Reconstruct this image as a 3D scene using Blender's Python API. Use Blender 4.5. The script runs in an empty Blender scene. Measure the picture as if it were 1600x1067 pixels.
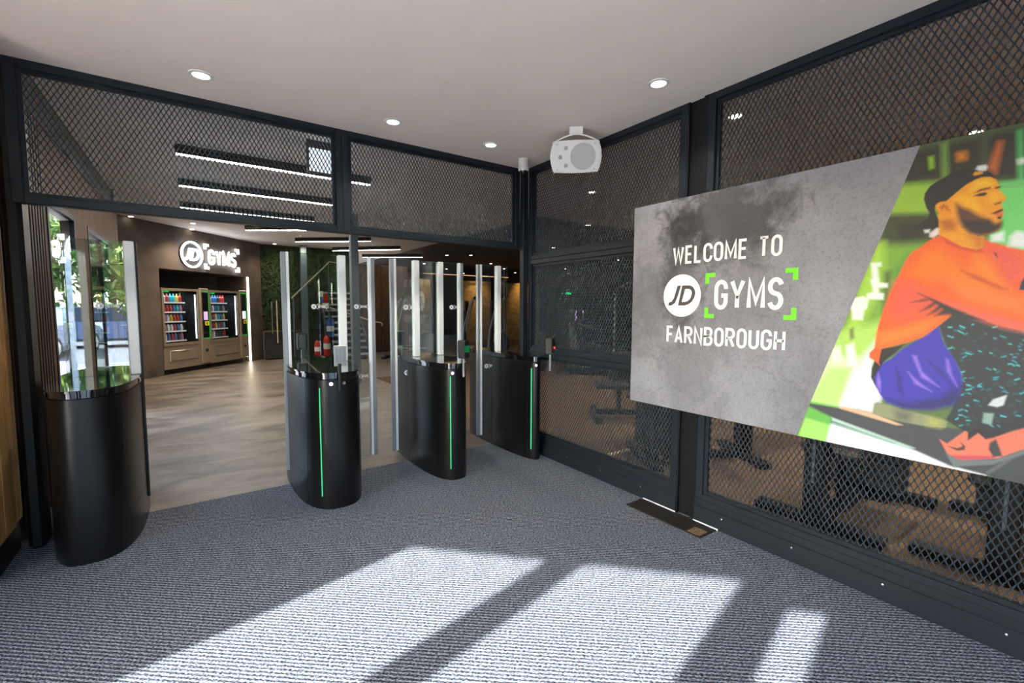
import bpy, math, random
import numpy as np
from mathutils import Vector, Matrix
PI = math.pi
S = bpy.context.scene
C = S.collection
random.seed(7)

# ------------------------------------------------------------------ camera
cam_d = bpy.data.cameras.new('camera'); cam = bpy.data.objects.new('camera', cam_d); C.objects.link(cam)
cam_d.sensor_width = 36.0; cam_d.lens = 707.51 / 1600 * 36.0; cam_d.clip_start = 0.05; cam_d.clip_end = 500
YAW, PITCH, ROLL = 0.611517, 0.0756215, 0.00408936
fw = Vector((math.sin(YAW) * math.cos(PITCH), math.cos(YAW) * math.cos(PITCH), -math.sin(PITCH)))
rt = Vector((math.cos(YAW), -math.sin(YAW), 0)); up = rt.cross(fw)
r2 = rt * math.cos(ROLL) + up * math.sin(ROLL); u2 = -rt * math.sin(ROLL) + up * math.cos(ROLL)
M = Matrix((r2, u2, -fw)).transposed().to_4x4(); M.translation = Vector((-2.7546, -3.7144, 1.45))
cam.matrix_world = M
S.camera = cam

# ------------------------------------------------------------------ light of the day, exposure
S.view_settings.view_transform = 'Standard'; S.view_settings.look = 'None'
S.view_settings.gamma = 1.0; S.view_settings.use_curve_mapping = False
S.view_settings.exposure = 2.3
SUN_EL = math.radians(30.0); SUN_DIR = Vector((0.9777 * math.cos(SUN_EL), 0.21 * math.cos(SUN_EL), -math.sin(SUN_EL)))
world = bpy.data.worlds.new('world'); S.world = world; world.use_nodes = True
wn = world.node_tree; wn.nodes.clear()
wo = wn.nodes.new('ShaderNodeOutputWorld'); wb = wn.nodes.new('ShaderNodeBackground')
sky = wn.nodes.new('ShaderNodeTexSky'); sky.sky_type = 'NISHITA'; sky.sun_disc = False
sky.sun_elevation = SUN_EL; sky.sun_rotation = math.atan2(-SUN_DIR.x, -SUN_DIR.y); sky.dust_density = 1.0
wb.inputs['Strength'].default_value = 0.62
wn.links.new(sky.outputs[0], wb.inputs[0]); wn.links.new(wb.outputs[0], wo.inputs[0])
sd = bpy.data.lights.new('sun', 'SUN'); sd.energy = 8.5; sd.angle = math.radians(0.8); sd.color = (1, 0.98, 0.95)
sun = bpy.data.objects.new('sun', sd); C.objects.link(sun); sun.rotation_euler = SUN_DIR.to_track_quat('-Z', 'Y').to_euler()
sun.location = (-20, -8, 14)

# ------------------------------------------------------------------ materials
MATS = {}
def mat(name, col, rough=0.5, metal=0.0, spec=0.5, noise=0.0, nscale=20.0, bump=0.0, bscale=200.0, emit=None, estr=0.0, coat=0.0, stretch=None):
    m = bpy.data.materials.new(name); m.use_nodes = True; MATS[name] = m
    nt = m.node_tree; b = nt.nodes['Principled BSDF']
    b.inputs['Base Color'].default_value = (*col, 1); b.inputs['Roughness'].default_value = rough
    b.inputs['Metallic'].default_value = metal; b.inputs['Specular IOR Level'].default_value = spec
    b.inputs['Coat Weight'].default_value = coat
    if emit:
        b.inputs['Emission Color'].default_value = (*emit, 1); b.inputs['Emission Strength'].default_value = estr
    tc = None
    if noise or bump:
        tc = nt.nodes.new('ShaderNodeTexCoord'); mp = nt.nodes.new('ShaderNodeMapping')
        if stretch: mp.inputs['Scale'].default_value = stretch
        nt.links.new(tc.outputs['Object'], mp.inputs[0])
    if noise:
        n = nt.nodes.new('ShaderNodeTexNoise'); n.inputs['Scale'].default_value = nscale; n.inputs['Detail'].default_value = 5
        r = nt.nodes.new('ShaderNodeValToRGB')
        r.color_ramp.elements[0].position = 0.3; r.color_ramp.elements[1].position = 0.7
        r.color_ramp.elements[0].color = (*[c * (1 - noise) for c in col], 1)
        r.color_ramp.elements[1].color = (*[min(1, c * (1 + noise)) for c in col], 1)
        nt.links.new(mp.outputs[0], n.inputs['Vector']); nt.links.new(n.outputs[0], r.inputs[0]); nt.links.new(r.outputs[0], b.inputs['Base Color'])
    if bump:
        n2 = nt.nodes.new('ShaderNodeTexNoise'); n2.inputs['Scale'].default_value = bscale
        bp = nt.nodes.new('ShaderNodeBump'); bp.inputs['Strength'].default_value = bump; bp.inputs['Distance'].default_value = 0.01
        nt.links.new(mp.outputs[0], n2.inputs['Vector']); nt.links.new(n2.outputs[0], bp.inputs['Height']); nt.links.new(bp.outputs[0], b.inputs['Normal'])
    return m
def glass(name, tint=(0.96, 0.99, 0.98), ior=1.5, boost=1.0):
    m = bpy.data.materials.new(name); m.use_nodes = True; MATS[name] = m; nt = m.node_tree; nt.nodes.clear()
    o = nt.nodes.new('ShaderNodeOutputMaterial'); mx = nt.nodes.new('ShaderNodeMixShader'); f = nt.nodes.new('ShaderNodeFresnel'); ge = nt.nodes.new('ShaderNodeNewGeometry'); mi = nt.nodes.new('ShaderNodeMapRange')
    mi.inputs['To Min'].default_value = ior; mi.inputs['To Max'].default_value = 1 / ior   # both faces of a thin pane reflect alike
    nt.links.new(ge.outputs['Backfacing'], mi.inputs['Value']); nt.links.new(mi.outputs[0], f.inputs[0])
    t = nt.nodes.new('ShaderNodeBsdfTransparent'); t.inputs[0].default_value = (*tint, 1); g = nt.nodes.new('ShaderNodeBsdfGlossy'); g.inputs['Roughness'].default_value = 0.0
    mu = nt.nodes.new('ShaderNodeMath'); mu.operation = 'MULTIPLY'; mu.use_clamp = True; mu.inputs[1].default_value = boost
    nt.links.new(f.outputs[0], mu.inputs[0]); nt.links.new(mu.outputs[0], mx.inputs[0]); nt.links.new(t.outputs[0], mx.inputs[1]); nt.links.new(g.outputs[0], mx.inputs[2]); nt.links.new(mx.outputs[0], o.inputs[0])
    return m
def lin(r, g, b):
    return tuple(((v / 255 + 0.055) / 1.055) ** 2.4 if v > 10 else v / 255 / 12.92 for v in (r, g, b))
mat('ceiling_white', (0.93, 0.80, 0.70), 0.9, noise=0.02, nscale=3)
mat('gym_ceiling', (0.82, 0.77, 0.73), 0.9, noise=0.04, nscale=3)
mat('anthracite', (0.0105, 0.0148, 0.0205), 0.45, spec=0.3, noise=0.06, nscale=9, bump=0.03, bscale=300)
mat('mesh_metal', (0.030, 0.041, 0.053), 0.40, spec=0.4)
mat('black_steel', (0.007, 0.007, 0.008), 0.4, spec=0.3)
mat('gate_black', (0.004, 0.004, 0.0045), 0.32, spec=0.4, bump=0.02, bscale=900)
mat('gate_gap', (0.07, 0.07, 0.075), 0.5)
mat('gloss_black', (0.008, 0.008, 0.009), 0.04, spec=0.7, coat=0.6)
mat('plastic_black', (0.014, 0.014, 0.015), 0.45)
mat('alu_white', (0.93, 0.94, 0.93), 0.6, noise=0.02, nscale=6)
mat('alu_grey', (0.34, 0.36, 0.38), 0.35, metal=0.3)
mat('steel', (0.55, 0.55, 0.54), 0.28, metal=0.9)
mat('chrome', (0.75, 0.72, 0.66), 0.12, metal=1.0)
mat('white_plastic', (0.84, 0.80, 0.75), 0.5)
mat('grille_white', (0.56, 0.53, 0.49), 0.7, bump=0.2, bscale=600)
mat('grille_dark', (0.42, 0.40, 0.37), 0.7)
mat('print_white', (0.86, 0.85, 0.84), 0.55)
mat('print_green', lin(118, 222, 40), 0.55)
mat('print_grey', lin(74, 70, 70), 0.6)
mat('etched_white', (0.85, 0.86, 0.86), 0.8)
mat('wood_oak', (0.46, 0.25, 0.085), 0.45, noise=0.35, nscale=6, stretch=(14, 14, 0.9))
mat('wood_dark', (0.075, 0.042, 0.024), 0.5, spec=0.3, noise=0.4, nscale=5, stretch=(16, 16, 0.7))
mat('wood_panel', (0.16, 0.095, 0.06), 0.6, spec=0.15, noise=0.4, nscale=5, stretch=(14, 14, 0.5))
mat('concrete_brown', (0.085, 0.064, 0.050), 0.7, noise=0.38, nscale=2.2, bump=0.1, bscale=60)
mat('niche_black', (0.010, 0.009, 0.009), 0.8)
mat('vend_champagne', (0.34, 0.27, 0.20), 0.35, metal=0.45)
mat('bounce_apron', (0.80, 0.72, 0.62), 0.9, noise=0.12, nscale=3)  # pale warm tone chosen to brighten and warm the ceiling by bounce
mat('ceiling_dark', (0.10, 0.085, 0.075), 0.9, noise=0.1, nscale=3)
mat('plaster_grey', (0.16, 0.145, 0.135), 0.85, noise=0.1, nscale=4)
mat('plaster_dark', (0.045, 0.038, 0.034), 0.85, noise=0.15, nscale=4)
mat('stone_warm', (0.42, 0.30, 0.16), 0.8, noise=0.3, nscale=3, bump=0.5, bscale=14, stretch=(1, 1, 3))
mat('rubber', (0.02, 0.02, 0.022), 0.8)
mat('vinyl', (0.016, 0.016, 0.018), 0.4)
mat('plate_black', (0.018, 0.015, 0.013), 0.35, noise=0.3, nscale=30)
mat('brass_grille', (0.30, 0.20, 0.11), 0.45, metal=0.4)
mat('red_paint', (0.55, 0.025, 0.015), 0.3)
mat('yellow_paint', (0.75, 0.65, 0.03), 0.4)
mat('blue_print', (0.05, 0.16, 0.5), 0.5)
mat('asphalt', (0.22, 0.22, 0.225), 0.9, noise=0.15, nscale=2)
mat('road_paint', (0.75, 0.75, 0.73), 0.8)
mat('blocker_grey', (0.55, 0.55, 0.56), 0.85, noise=0.3, nscale=8)  # neutral grey of the unseen blocks added against the sun
mat('leaf_green', (0.085, 0.17, 0.022), 0.5, noise=0.5, nscale=1.2)
mat('leaf_yellow', (0.22, 0.30, 0.03), 0.5, noise=0.4, nscale=1.2)
mat('moss', (0.024, 0.048, 0.008), 0.6, noise=0.6, nscale=4)
mat('moss_bed', (0.010, 0.016, 0.006), 0.9)
mat('bark', (0.10, 0.075, 0.05), 0.9)
mat('stair_tread', (0.36, 0.36, 0.36), 0.7)
mat('steel_blue', (0.11, 0.14, 0.17), 0.45)
mat('gym_brass', (0.60, 0.48, 0.33), 0.5)
E_ = mat
mat('led_green', (0.02, 0.2, 0.06), 0.5, emit=(0.05, 0.62, 0.25), estr=0.22)
mat('led_white', (0.9, 0.9, 0.9), 0.5, emit=(1, 1, 1), estr=0.5)
mat('led_red', (0.5, 0.02, 0.02), 0.5, emit=(1, 0.02, 0.02), estr=1.5)
mat('screen_green', (0.0, 0.03, 0.01), 0.2, emit=(0.005, 0.16, 0.05), estr=0.15)
mat('neon_white', (0.9, 0.9, 0.9), 0.5, emit=(0.93, 0.96, 1.0), estr=1.5)
mat('tube_white', (0.9, 0.9, 0.9), 0.5, emit=(1.0, 0.93, 0.82), estr=12)
mat('strip_warm', (0.9, 0.85, 0.8), 0.5, emit=(1.0, 0.86, 0.66), estr=3.0)
mat('cove_amber', (0.5, 0.3, 0.15), 0.5, emit=(1.0, 0.55, 0.25), estr=0.25)
mat('vend_tube', (0.9, 0.9, 0.9), 0.5, emit=(0.80, 0.92, 1.0), estr=0.9)
mat('lamp_cool', (0.9, 0.9, 0.9), 0.5, emit=(0.86, 1.0, 0.80), estr=0.55)
mat('lamp_warm', (0.9, 0.9, 0.9), 0.5, emit=(1.0, 0.88, 0.70), estr=5)
mat('screen_white', (0.6, 0.6, 0.6), 0.4, emit=(0.75, 0.92, 1.0), estr=0.25)
mat('green_glow', (0.0, 0.2, 0.02), 0.5, emit=(0.0, 0.6, 0.06), estr=0.2)
mat('screen_lilac', (0.3, 0.2, 0.3), 0.4, emit=(0.55, 0.38, 0.62), estr=0.22)
mat('exit_green', (0.0, 0.3, 0.08), 0.4, emit=(0.0, 0.9, 0.2), estr=0.6)
glass('gate_glass', (0.955, 0.985, 0.975), 1.52, 2.8)
glass('facade_glass', (0.97, 0.985, 0.98), 1.5)
glass('vend_glass', (0.92, 0.96, 0.98), 1.45)
mat('glass_edge', (0.10, 0.26, 0.20), 0.15, spec=0.6)

def carpet_mat():
    m = bpy.data.materials.new('carpet_rib'); m.use_nodes = True; MATS['carpet_rib'] = m; nt = m.node_tree; b = nt.nodes['Principled BSDF']
    b.inputs['Roughness'].default_value = 0.95; b.inputs['Specular IOR Level'].default_value = 0.15
    tc = nt.nodes.new('ShaderNodeTexCoord'); mp = nt.nodes.new('ShaderNodeMapping'); mp.inputs['Rotation'].default_value = (0, 0, math.radians(40))
    nt.links.new(tc.outputs['Object'], mp.inputs[0])
    # loops in ribs: stretched cells, rows 9 mm apart
    mp2 = nt.nodes.new('ShaderNodeMapping'); mp2.inputs['Scale'].default_value = (0.7, 1.6, 1); nt.links.new(mp.outputs[0], mp2.inputs[0])
    n = nt.nodes.new('ShaderNodeTexNoise'); n.inputs['Scale'].default_value = 125; n.inputs['Detail'].default_value = 3; n.inputs['Roughness'].default_value = 0.62
    nt.links.new(mp2.outputs[0], n.inputs['Vector'])
    w = nt.nodes.new('ShaderNodeTexWave'); w.wave_type = 'BANDS'; w.bands_direction = 'Y'; w.inputs['Scale'].default_value = 17; w.inputs['Distortion'].default_value = 1.2; w.inputs['Detail'].default_value = 1.5; w.inputs['Detail Scale'].default_value = 3.0
    nt.links.new(mp.outputs[0], w.inputs['Vector'])
    nb = nt.nodes.new('ShaderNodeTexNoise'); nb.inputs['Scale'].default_value = 2.0; nb.inputs['Detail'].default_value = 3; nt.links.new(mp.outputs[0], nb.inputs['Vector'])
    mix = nt.nodes.new('ShaderNodeMath'); mix.operation = 'MULTIPLY_ADD'; mix.inputs[1].default_value = 0.20
    nt.links.new(w.outputs['Fac'], mix.inputs[0]); nt.links.new(n.outputs[0], mix.inputs[2])
    r = nt.nodes.new('ShaderNodeValToRGB'); e = r.color_ramp.elements
    e[0].position = 0.47; e[0].color = (0.006, 0.008, 0.013, 1); e[1].position = 0.77; e[1].color = (0.31, 0.33, 0.37, 1)
    x = e.new(0.60); x.color = (0.068, 0.079, 0.104, 1)
    nt.links.new(mix.outputs[0], r.inputs[0]); nt.links.new(r.outputs[0], b.inputs['Base Color'])
    bp = nt.nodes.new('ShaderNodeBump'); bp.inputs['Strength'].default_value = 0.35; bp.inputs['Distance'].default_value = 0.004
    nt.links.new(mix.outputs[0], bp.inputs['Height']); nt.links.new(bp.outputs[0], b.inputs['Normal'])
carpet_mat()
def gym_carpet():
    m = bpy.data.materials.new('gym_carpet'); m.use_nodes = True; MATS['gym_carpet'] = m; nt = m.node_tree; b = nt.nodes['Principled BSDF']
    b.inputs['Roughness'].default_value = 0.95; b.inputs['Specular IOR Level'].default_value = 0.1
    tc = nt.nodes.new('ShaderNodeTexCoord'); n = nt.nodes.new('ShaderNodeTexNoise'); n.inputs['Scale'].default_value = 220; n.inputs['Detail'].default_value = 2
    nt.links.new(tc.outputs['Object'], n.inputs['Vector'])
    r = nt.nodes.new('ShaderNodeValToRGB'); e = r.color_ramp.elements
    e[0].position = 0.38; e[0].color = (0.028, 0.020, 0.014, 1); e[1].position = 0.66; e[1].color = (0.34, 0.22, 0.13, 1)
    x = e.new(0.5); x.color = (0.12, 0.082, 0.055, 1)
    nt.links.new(n.outputs[0], r.inputs[0]); nt.links.new(r.outputs[0], b.inputs['Base Color'])
gym_carpet()
def stone_floor():
    m = bpy.data.materials.new('stone_floor'); m.use_nodes = True; MATS['stone_floor'] = m; nt = m.node_tree; b = nt.nodes['Principled BSDF']
    b.inputs['Roughness'].default_value = 0.34
    tc = nt.nodes.new('ShaderNodeTexCoord'); mp = nt.nodes.new('ShaderNodeMapping'); mp.inputs['Rotation'].default_value = (0, 0, 0.75); mp.inputs['Scale'].default_value = (1, 2.2, 1)
    nt.links.new(tc.outputs['Object'], mp.inputs[0])
    n = nt.nodes.new('ShaderNodeTexNoise'); n.inputs['Scale'].default_value = 1.6; n.inputs['Detail'].default_value = 9; n.inputs['Roughness'].default_value = 0.62; n.inputs['Distortion'].default_value = 0.8
    nt.links.new(mp.outputs[0], n.inputs['Vector'])
    r = nt.nodes.new('ShaderNodeValToRGB'); e = r.color_ramp.elements
    e[0].position = 0.37; e[0].color = (0.066, 0.055, 0.042, 1); e[1].position = 0.64; e[1].color = (0.21, 0.172, 0.136, 1)
    nt.links.new(n.outputs[0], r.inputs[0]); nt.links.new(r.outputs[0], b.inputs['Base Color'])
    r2_ = nt.nodes.new('ShaderNodeMapRange'); r2_.inputs['To Min'].default_value = 0.26; r2_.inputs['To Max'].default_value = 0.5; nt.links.new(n.outputs[0], r2_.inputs['Value']); nt.links.new(r2_.outputs[0], b.inputs['Roughness'])
    bp = nt.nodes.new('ShaderNodeBump'); bp.inputs['Strength'].default_value = 0.06; bp.inputs['Distance'].default_value = 0.02; nt.links.new(n.outputs[0], bp.inputs['Height']); nt.links.new(bp.outputs[0], b.inputs['Normal'])
stone_floor()
def poster_concrete():
    m = bpy.data.materials.new('poster_concrete'); m.use_nodes = True; MATS['poster_concrete'] = m; nt = m.node_tree; b = nt.nodes['Principled BSDF']
    b.inputs['Roughness'].default_value = 0.6
    tc = nt.nodes.new('ShaderNodeTexCoord')
    def noise(sc, det, rough, dist=0.0, vec=None):
        n = nt.nodes.new('ShaderNodeTexNoise'); n.inputs['Scale'].default_value = sc; n.inputs['Detail'].default_value = det; n.inputs['Roughness'].default_value = rough; n.inputs['Distortion'].default_value = dist
        nt.links.new(vec or tc.outputs['Object'], n.inputs['Vector']); return n
    def ramp(src, stops):
        r = nt.nodes.new('ShaderNodeValToRGB'); e = r.color_ramp.elements
        e[0].position, e[0].color = stops[0][0], (*stops[0][1], 1); e[1].position, e[1].color = stops[-1][0], (*stops[-1][1], 1)
        for p, c in stops[1:-1]: x = e.new(p); x.color = (*c, 1)
        nt.links.new(src, r.inputs[0]); return r
    def mul(a, bb, fac=1.0):
        k = nt.nodes.new('ShaderNodeMix'); k.data_type = 'RGBA'; k.blend_type = 'MULTIPLY'; k.inputs[0].default_value = fac
        nt.links.new(a, k.inputs[6]); nt.links.new(bb, k.inputs[7]); return k.outputs[2]
    base = ramp(noise(2.0, 6, 0.6).outputs[0], [(0.3, (0.18, 0.172, 0.188)), (0.7, (0.31, 0.305, 0.335))])
    fine = ramp(noise(75, 4, 0.7).outputs[0], [(0.30, (0.62, 0.62, 0.62)), (0.5, (1, 1, 1))])
    col = mul(base.outputs[0], fine.outputs[0], 0.8)
    # dark stains of the print: a blot in the upper middle, a run below it, one at the lower left
    for (cy, cz, sy, sz, st) in ((-2.14, 2.02, 3.2, 4.4, 1.0), (-1.86, 1.78, 7.5, 2.6, 0.8), (-1.60, 1.45, 6.0, 3.5, 0.45), (-1.95, 1.05, 5.5, 3.0, 0.35)):
        mp = nt.nodes.new('ShaderNodeMapping'); mp.vector_type = 'POINT'
        mp.inputs['Location'].default_value = (0, -cy * sy, -cz * sz); mp.inputs['Scale'].default_value = (0, sy, sz)
        nt.links.new(tc.outputs['Object'], mp.inputs[0])
        ln = nt.nodes.new('ShaderNodeVectorMath'); ln.operation = 'LENGTH'; nt.links.new(mp.outputs[0], ln.inputs[0])
        nn = noise(7, 8, 0.72, 0.4)
        ad = nt.nodes.new('ShaderNodeMath'); ad.operation = 'MULTIPLY_ADD'; ad.inputs[1].default_value = -3.4; nt.links.new(nn.outputs[0], ad.inputs[0]); nt.links.new(ln.outputs['Value'], ad.inputs[2])
        d = 1 - 0.72 * st
        rr = ramp(ad.outputs[0], [(0.0, (d, d, d)), (0.0, (d, d, d)), (0.28, (1, 1, 1))])
        mr = nt.nodes.new('ShaderNodeMapRange'); mr.inputs['From Min'].default_value = -1.6; mr.inputs['From Max'].default_value = 0.4
        nt.links.new(ad.outputs[0], mr.inputs['Value']); nt.links.new(mr.outputs[0], rr.inputs[0])
        rr.color_ramp.elements[1].position = 0.30; rr.color_ramp.elements[2].position = 0.75
        col = mul(col, rr.outputs[0], 1.0)
    # hairline cracks
    vo = nt.nodes.new('ShaderNodeTexVoronoi'); vo.feature = 'DISTANCE_TO_EDGE'; vo.inputs['Scale'].default_value = 2.6
    nv = noise(5, 5, 0.6); mxv = nt.nodes.new('ShaderNodeMix'); mxv.data_type = 'VECTOR'; mxv.inputs[0].default_value = 0.22
    nt.links.new(tc.outputs['Object'], mxv.inputs[4]); nt.links.new(nv.outputs['Color'], mxv.inputs[5]); nt.links.new(mxv.outputs[1], vo.inputs['Vector'])
    cr = ramp(vo.outputs['Distance'], [(0.0, (0.55, 0.55, 0.55)), (0.012, (1, 1, 1))])
    col = mul(col, cr.outputs[0], 0.35)
    nt.links.new(col, b.inputs['Base Color'])
poster_concrete()
def art_mat():
    m = bpy.data.materials.new('poster_photo'); m.use_nodes = True; MATS['poster_photo'] = m; nt = m.node_tree; b = nt.nodes['Principled BSDF']
    b.inputs['Roughness'].default_value = 0.5
    a = nt.nodes.new('ShaderNodeVertexColor'); a.layer_name = 'print'; nt.links.new(a.outputs[0], b.inputs['Base Color'])
art_mat()

# ------------------------------------------------------------------ mesh building
class MB:
    def __init__(s): s.v = []; s.f = []
    def add(s, v, f):
        o = len(s.v); s.v += [tuple(p) for p in v]; s.f += [tuple(i + o for i in q) for q in f]; return s
    def box(s, x0, x1, y0, y1, z0, z1, mx=None):
        v = [Vector((x, y, z)) for z in (z0, z1) for y in (y0, y1) for x in (x0, x1)]
        if mx is not None: v = [mx @ p for p in v]
        return s.add(v, [(0, 2, 3, 1), (4, 5, 7, 6), (0, 1, 5, 4), (2, 6, 7, 3), (0, 4, 6, 2), (1, 3, 7, 5)])
    def bbox(s, x0, x1, y0, y1, z0, z1, b=0.004, mx=None):
        # box with chamfered vertical and horizontal edges (octagonal prism, inset caps)
        def ring(d, z): return [(x0 + d, y0, z), (x1 - d, y0, z), (x1, y0 + d, z), (x1, y1 - d, z), (x1 - d, y1, z), (x0 + d, y1, z), (x0, y1 - d, z), (x0, y0 + d, z)]
        def inset(z): return [(min(max(x, x0 + b), x1 - b), min(max(y, y0 + b), y1 - b), z) for x, y, _ in ring(b, z)]
        R_ = [inset(z0), ring(b, z0 + b), ring(b, z1 - b), inset(z1)]
        v = [Vector(p) for r in R_ for p in r]
        if mx is not None: v = [mx @ p for p in v]
        f = [tuple(range(7, -1, -1)), tuple(range(24, 32))]
        for k in range(3):
            for i in range(8): j = (i + 1) % 8; f.append((k * 8 + i, k * 8 + j, k * 8 + 8 + j, k * 8 + 8 + i))
        return s.add(v, f)
    def prism(s, poly, z0, z1, mx=None):
        n = len(poly); v = [Vector((x, y, z0)) for x, y in poly] + [Vector((x, y, z1)) for x, y in poly]
        if mx is not None: v = [mx @ p for p in v]
        f = [tuple(range(n - 1, -1, -1)), tuple(range(n, 2 * n))] + [(i, (i + 1) % n, n + (i + 1) % n, n + i) for i in range(n)]
        return s.add(v, f)
    def tube(s, pts, r, n=8, closed=False, r1=None):
        pts = [Vector(p) for p in pts]; N = len(pts); v = []; f = []
        for i, p in enumerate(pts):
            a = pts[i - 1] if (i > 0 or closed) else p; b = pts[(i + 1) % N] if (i < N - 1 or closed) else p
            t = (b - a).normalized(); ref = Vector((0, 0, 1)) if abs(t.z) < 0.9 else Vector((1, 0, 0))
            x = t.cross(ref).normalized(); y = t.cross(x); rr = r if r1 is None else r + (r1 - r) * i / max(1, N - 1)
            v += [p + (x * math.cos(2 * PI * k / n) + y * math.sin(2 * PI * k / n)) * rr for k in range(n)]
        for i in range(N if closed else N - 1):
            a = i * n; b = ((i + 1) % N) * n
            for k in range(n): f.append((a + k, a + (k + 1) % n, b + (k + 1) % n, b + k))
        if not closed: f += [tuple(range(n - 1, -1, -1)), tuple(range((N - 1) * n, N * n))]
        return s.add(v, f)
    def lathe(s, prof, n=24, mx=None):
        v = []; f = []
        for r, z in prof: v += [Vector((r * math.cos(2 * PI * k / n), r * math.sin(2 * PI * k / n), z)) for k in range(n)]
        if mx is not None: v = [mx @ p for p in v]
        for i in range(len(prof) - 1):
            for k in range(n): f.append((i * n + k, i * n + (k + 1) % n, (i + 1) * n + (k + 1) % n, (i + 1) * n + k))
        f += [tuple(range(n - 1, -1, -1)), tuple(range((len(prof) - 1) * n, len(prof) * n))]
        return s.add(v, f)
    def ribbon(s, pts, w, z0, z1, mx, closed=False):
        # flat stroke of width w along 2D points, thickness z0..z1 in local z, mapped by mx
        P = [Vector((p[0], p[1])) for p in pts]; N = len(P); L = []; R_ = []
        for i in range(N):
            a = P[i - 1] if (i > 0 or closed) else P[i]; b = P[(i + 1) % N] if (i < N - 1 or closed) else P[i]
            d1 = (P[i] - a); d2 = (b - P[i])
            d1 = d1.normalized() if d1.length > 1e-9 else d2.normalized(); d2 = d2.normalized() if d2.length > 1e-9 else d1
            t = (d1 + d2); t = t.normalized() if t.length > 1e-6 else d1
            n = Vector((-t.y, t.x)); c = max(0.5, n.dot(Vector((-d1.y, d1.x))))
            L.append(P[i] + n * (w / 2 / c)); R_.append(P[i] - n * (w / 2 / c))
        v = []; f = []
        for i in range(N): v += [mx @ Vector((q.x, q.y, z)) for z in (z0, z1) for q in (L[i], R_[i])]
        for i in range(N if closed else N - 1):
            a = i * 4; b = ((i + 1) % N) * 4
            f += [(a, b, b + 1, a + 1), (a + 2, a + 3, b + 3, b + 2), (a, a + 2, b + 2, b), (a + 1, b + 1, b + 3, a + 3)]
        if not closed: e = (N - 1) * 4; f += [(0, 1, 3, 2), (e, e + 2, e + 3, e + 1)]
        return s.add(v, f)
    def build(s, name, m, parent=None, smooth=False, loc=None):
        me = bpy.data.meshes.new(name); me.from_pydata(s.v, [], s.f); me.update()
        me.materials.append(MATS[m])
        if smooth:
            for p in me.polygons: p.use_smooth = len(p.vertices) == 4
            me.set_sharp_from_angle(angle=math.radians(35))
        o = bpy.data.objects.new(name, me); C.objects.link(o)
        if parent is not None: o.parent = parent; o.matrix_parent_inverse = world_of(parent).inverted()
        if loc is not None: o.location = loc
        return o
def world_of(o):
    m = o.matrix_basis.copy()
    return world_of(o.parent) @ o.matrix_parent_inverse @ m if o.parent else m
def tag(o, label=None, cat=None, group=None, kind=None):
    if label: o['label'] = label
    if cat: o['category'] = cat
    if group: o['group'] = group
    if kind: o['kind'] = kind
    return o
def empty(name, label=None, cat=None, group=None, kind=None, loc=(0, 0, 0), rz=0.0):
    o = bpy.data.objects.new(name, None); C.objects.link(o); o.location = loc; o.rotation_euler = (0, 0, rz); o.empty_display_size = 0.1
    return tag(o, label, cat, group, kind)
def copy_tree(o, parent=None):
    c = o.copy(); C.objects.link(c); c.parent = parent
    for ch in list(o.children): copy_tree(ch, c)
    return c
def frame_mx(origin, xdir, ydir):
    x = Vector(xdir).normalized(); y = Vector(ydir).normalized(); z = x.cross(y)
    m = Matrix((x, y, z)).transposed().to_4x4(); m.translation = Vector(origin); return m
def struct(mb, name, m, parent=None, **k):
    o = mb.build(name, m, parent, **k)
    if parent is None: o['kind'] = 'structure'
    return o
def light(name, kind, loc, energy, col, parent=None, target=None, **k):
    d = bpy.data.lights.new(name, kind); d.energy = energy; d.color = col
    for a, b in k.items(): setattr(d, a, b)
    o = bpy.data.objects.new(name, d); C.objects.link(o); o.location = loc
    if target is not None: o.rotation_euler = (Vector(target) - Vector(loc)).to_track_quat('-Z', 'Y').to_euler()
    if parent is not None: o.parent = parent; o.matrix_parent_inverse = world_of(parent).inverted()
    return o

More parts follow.
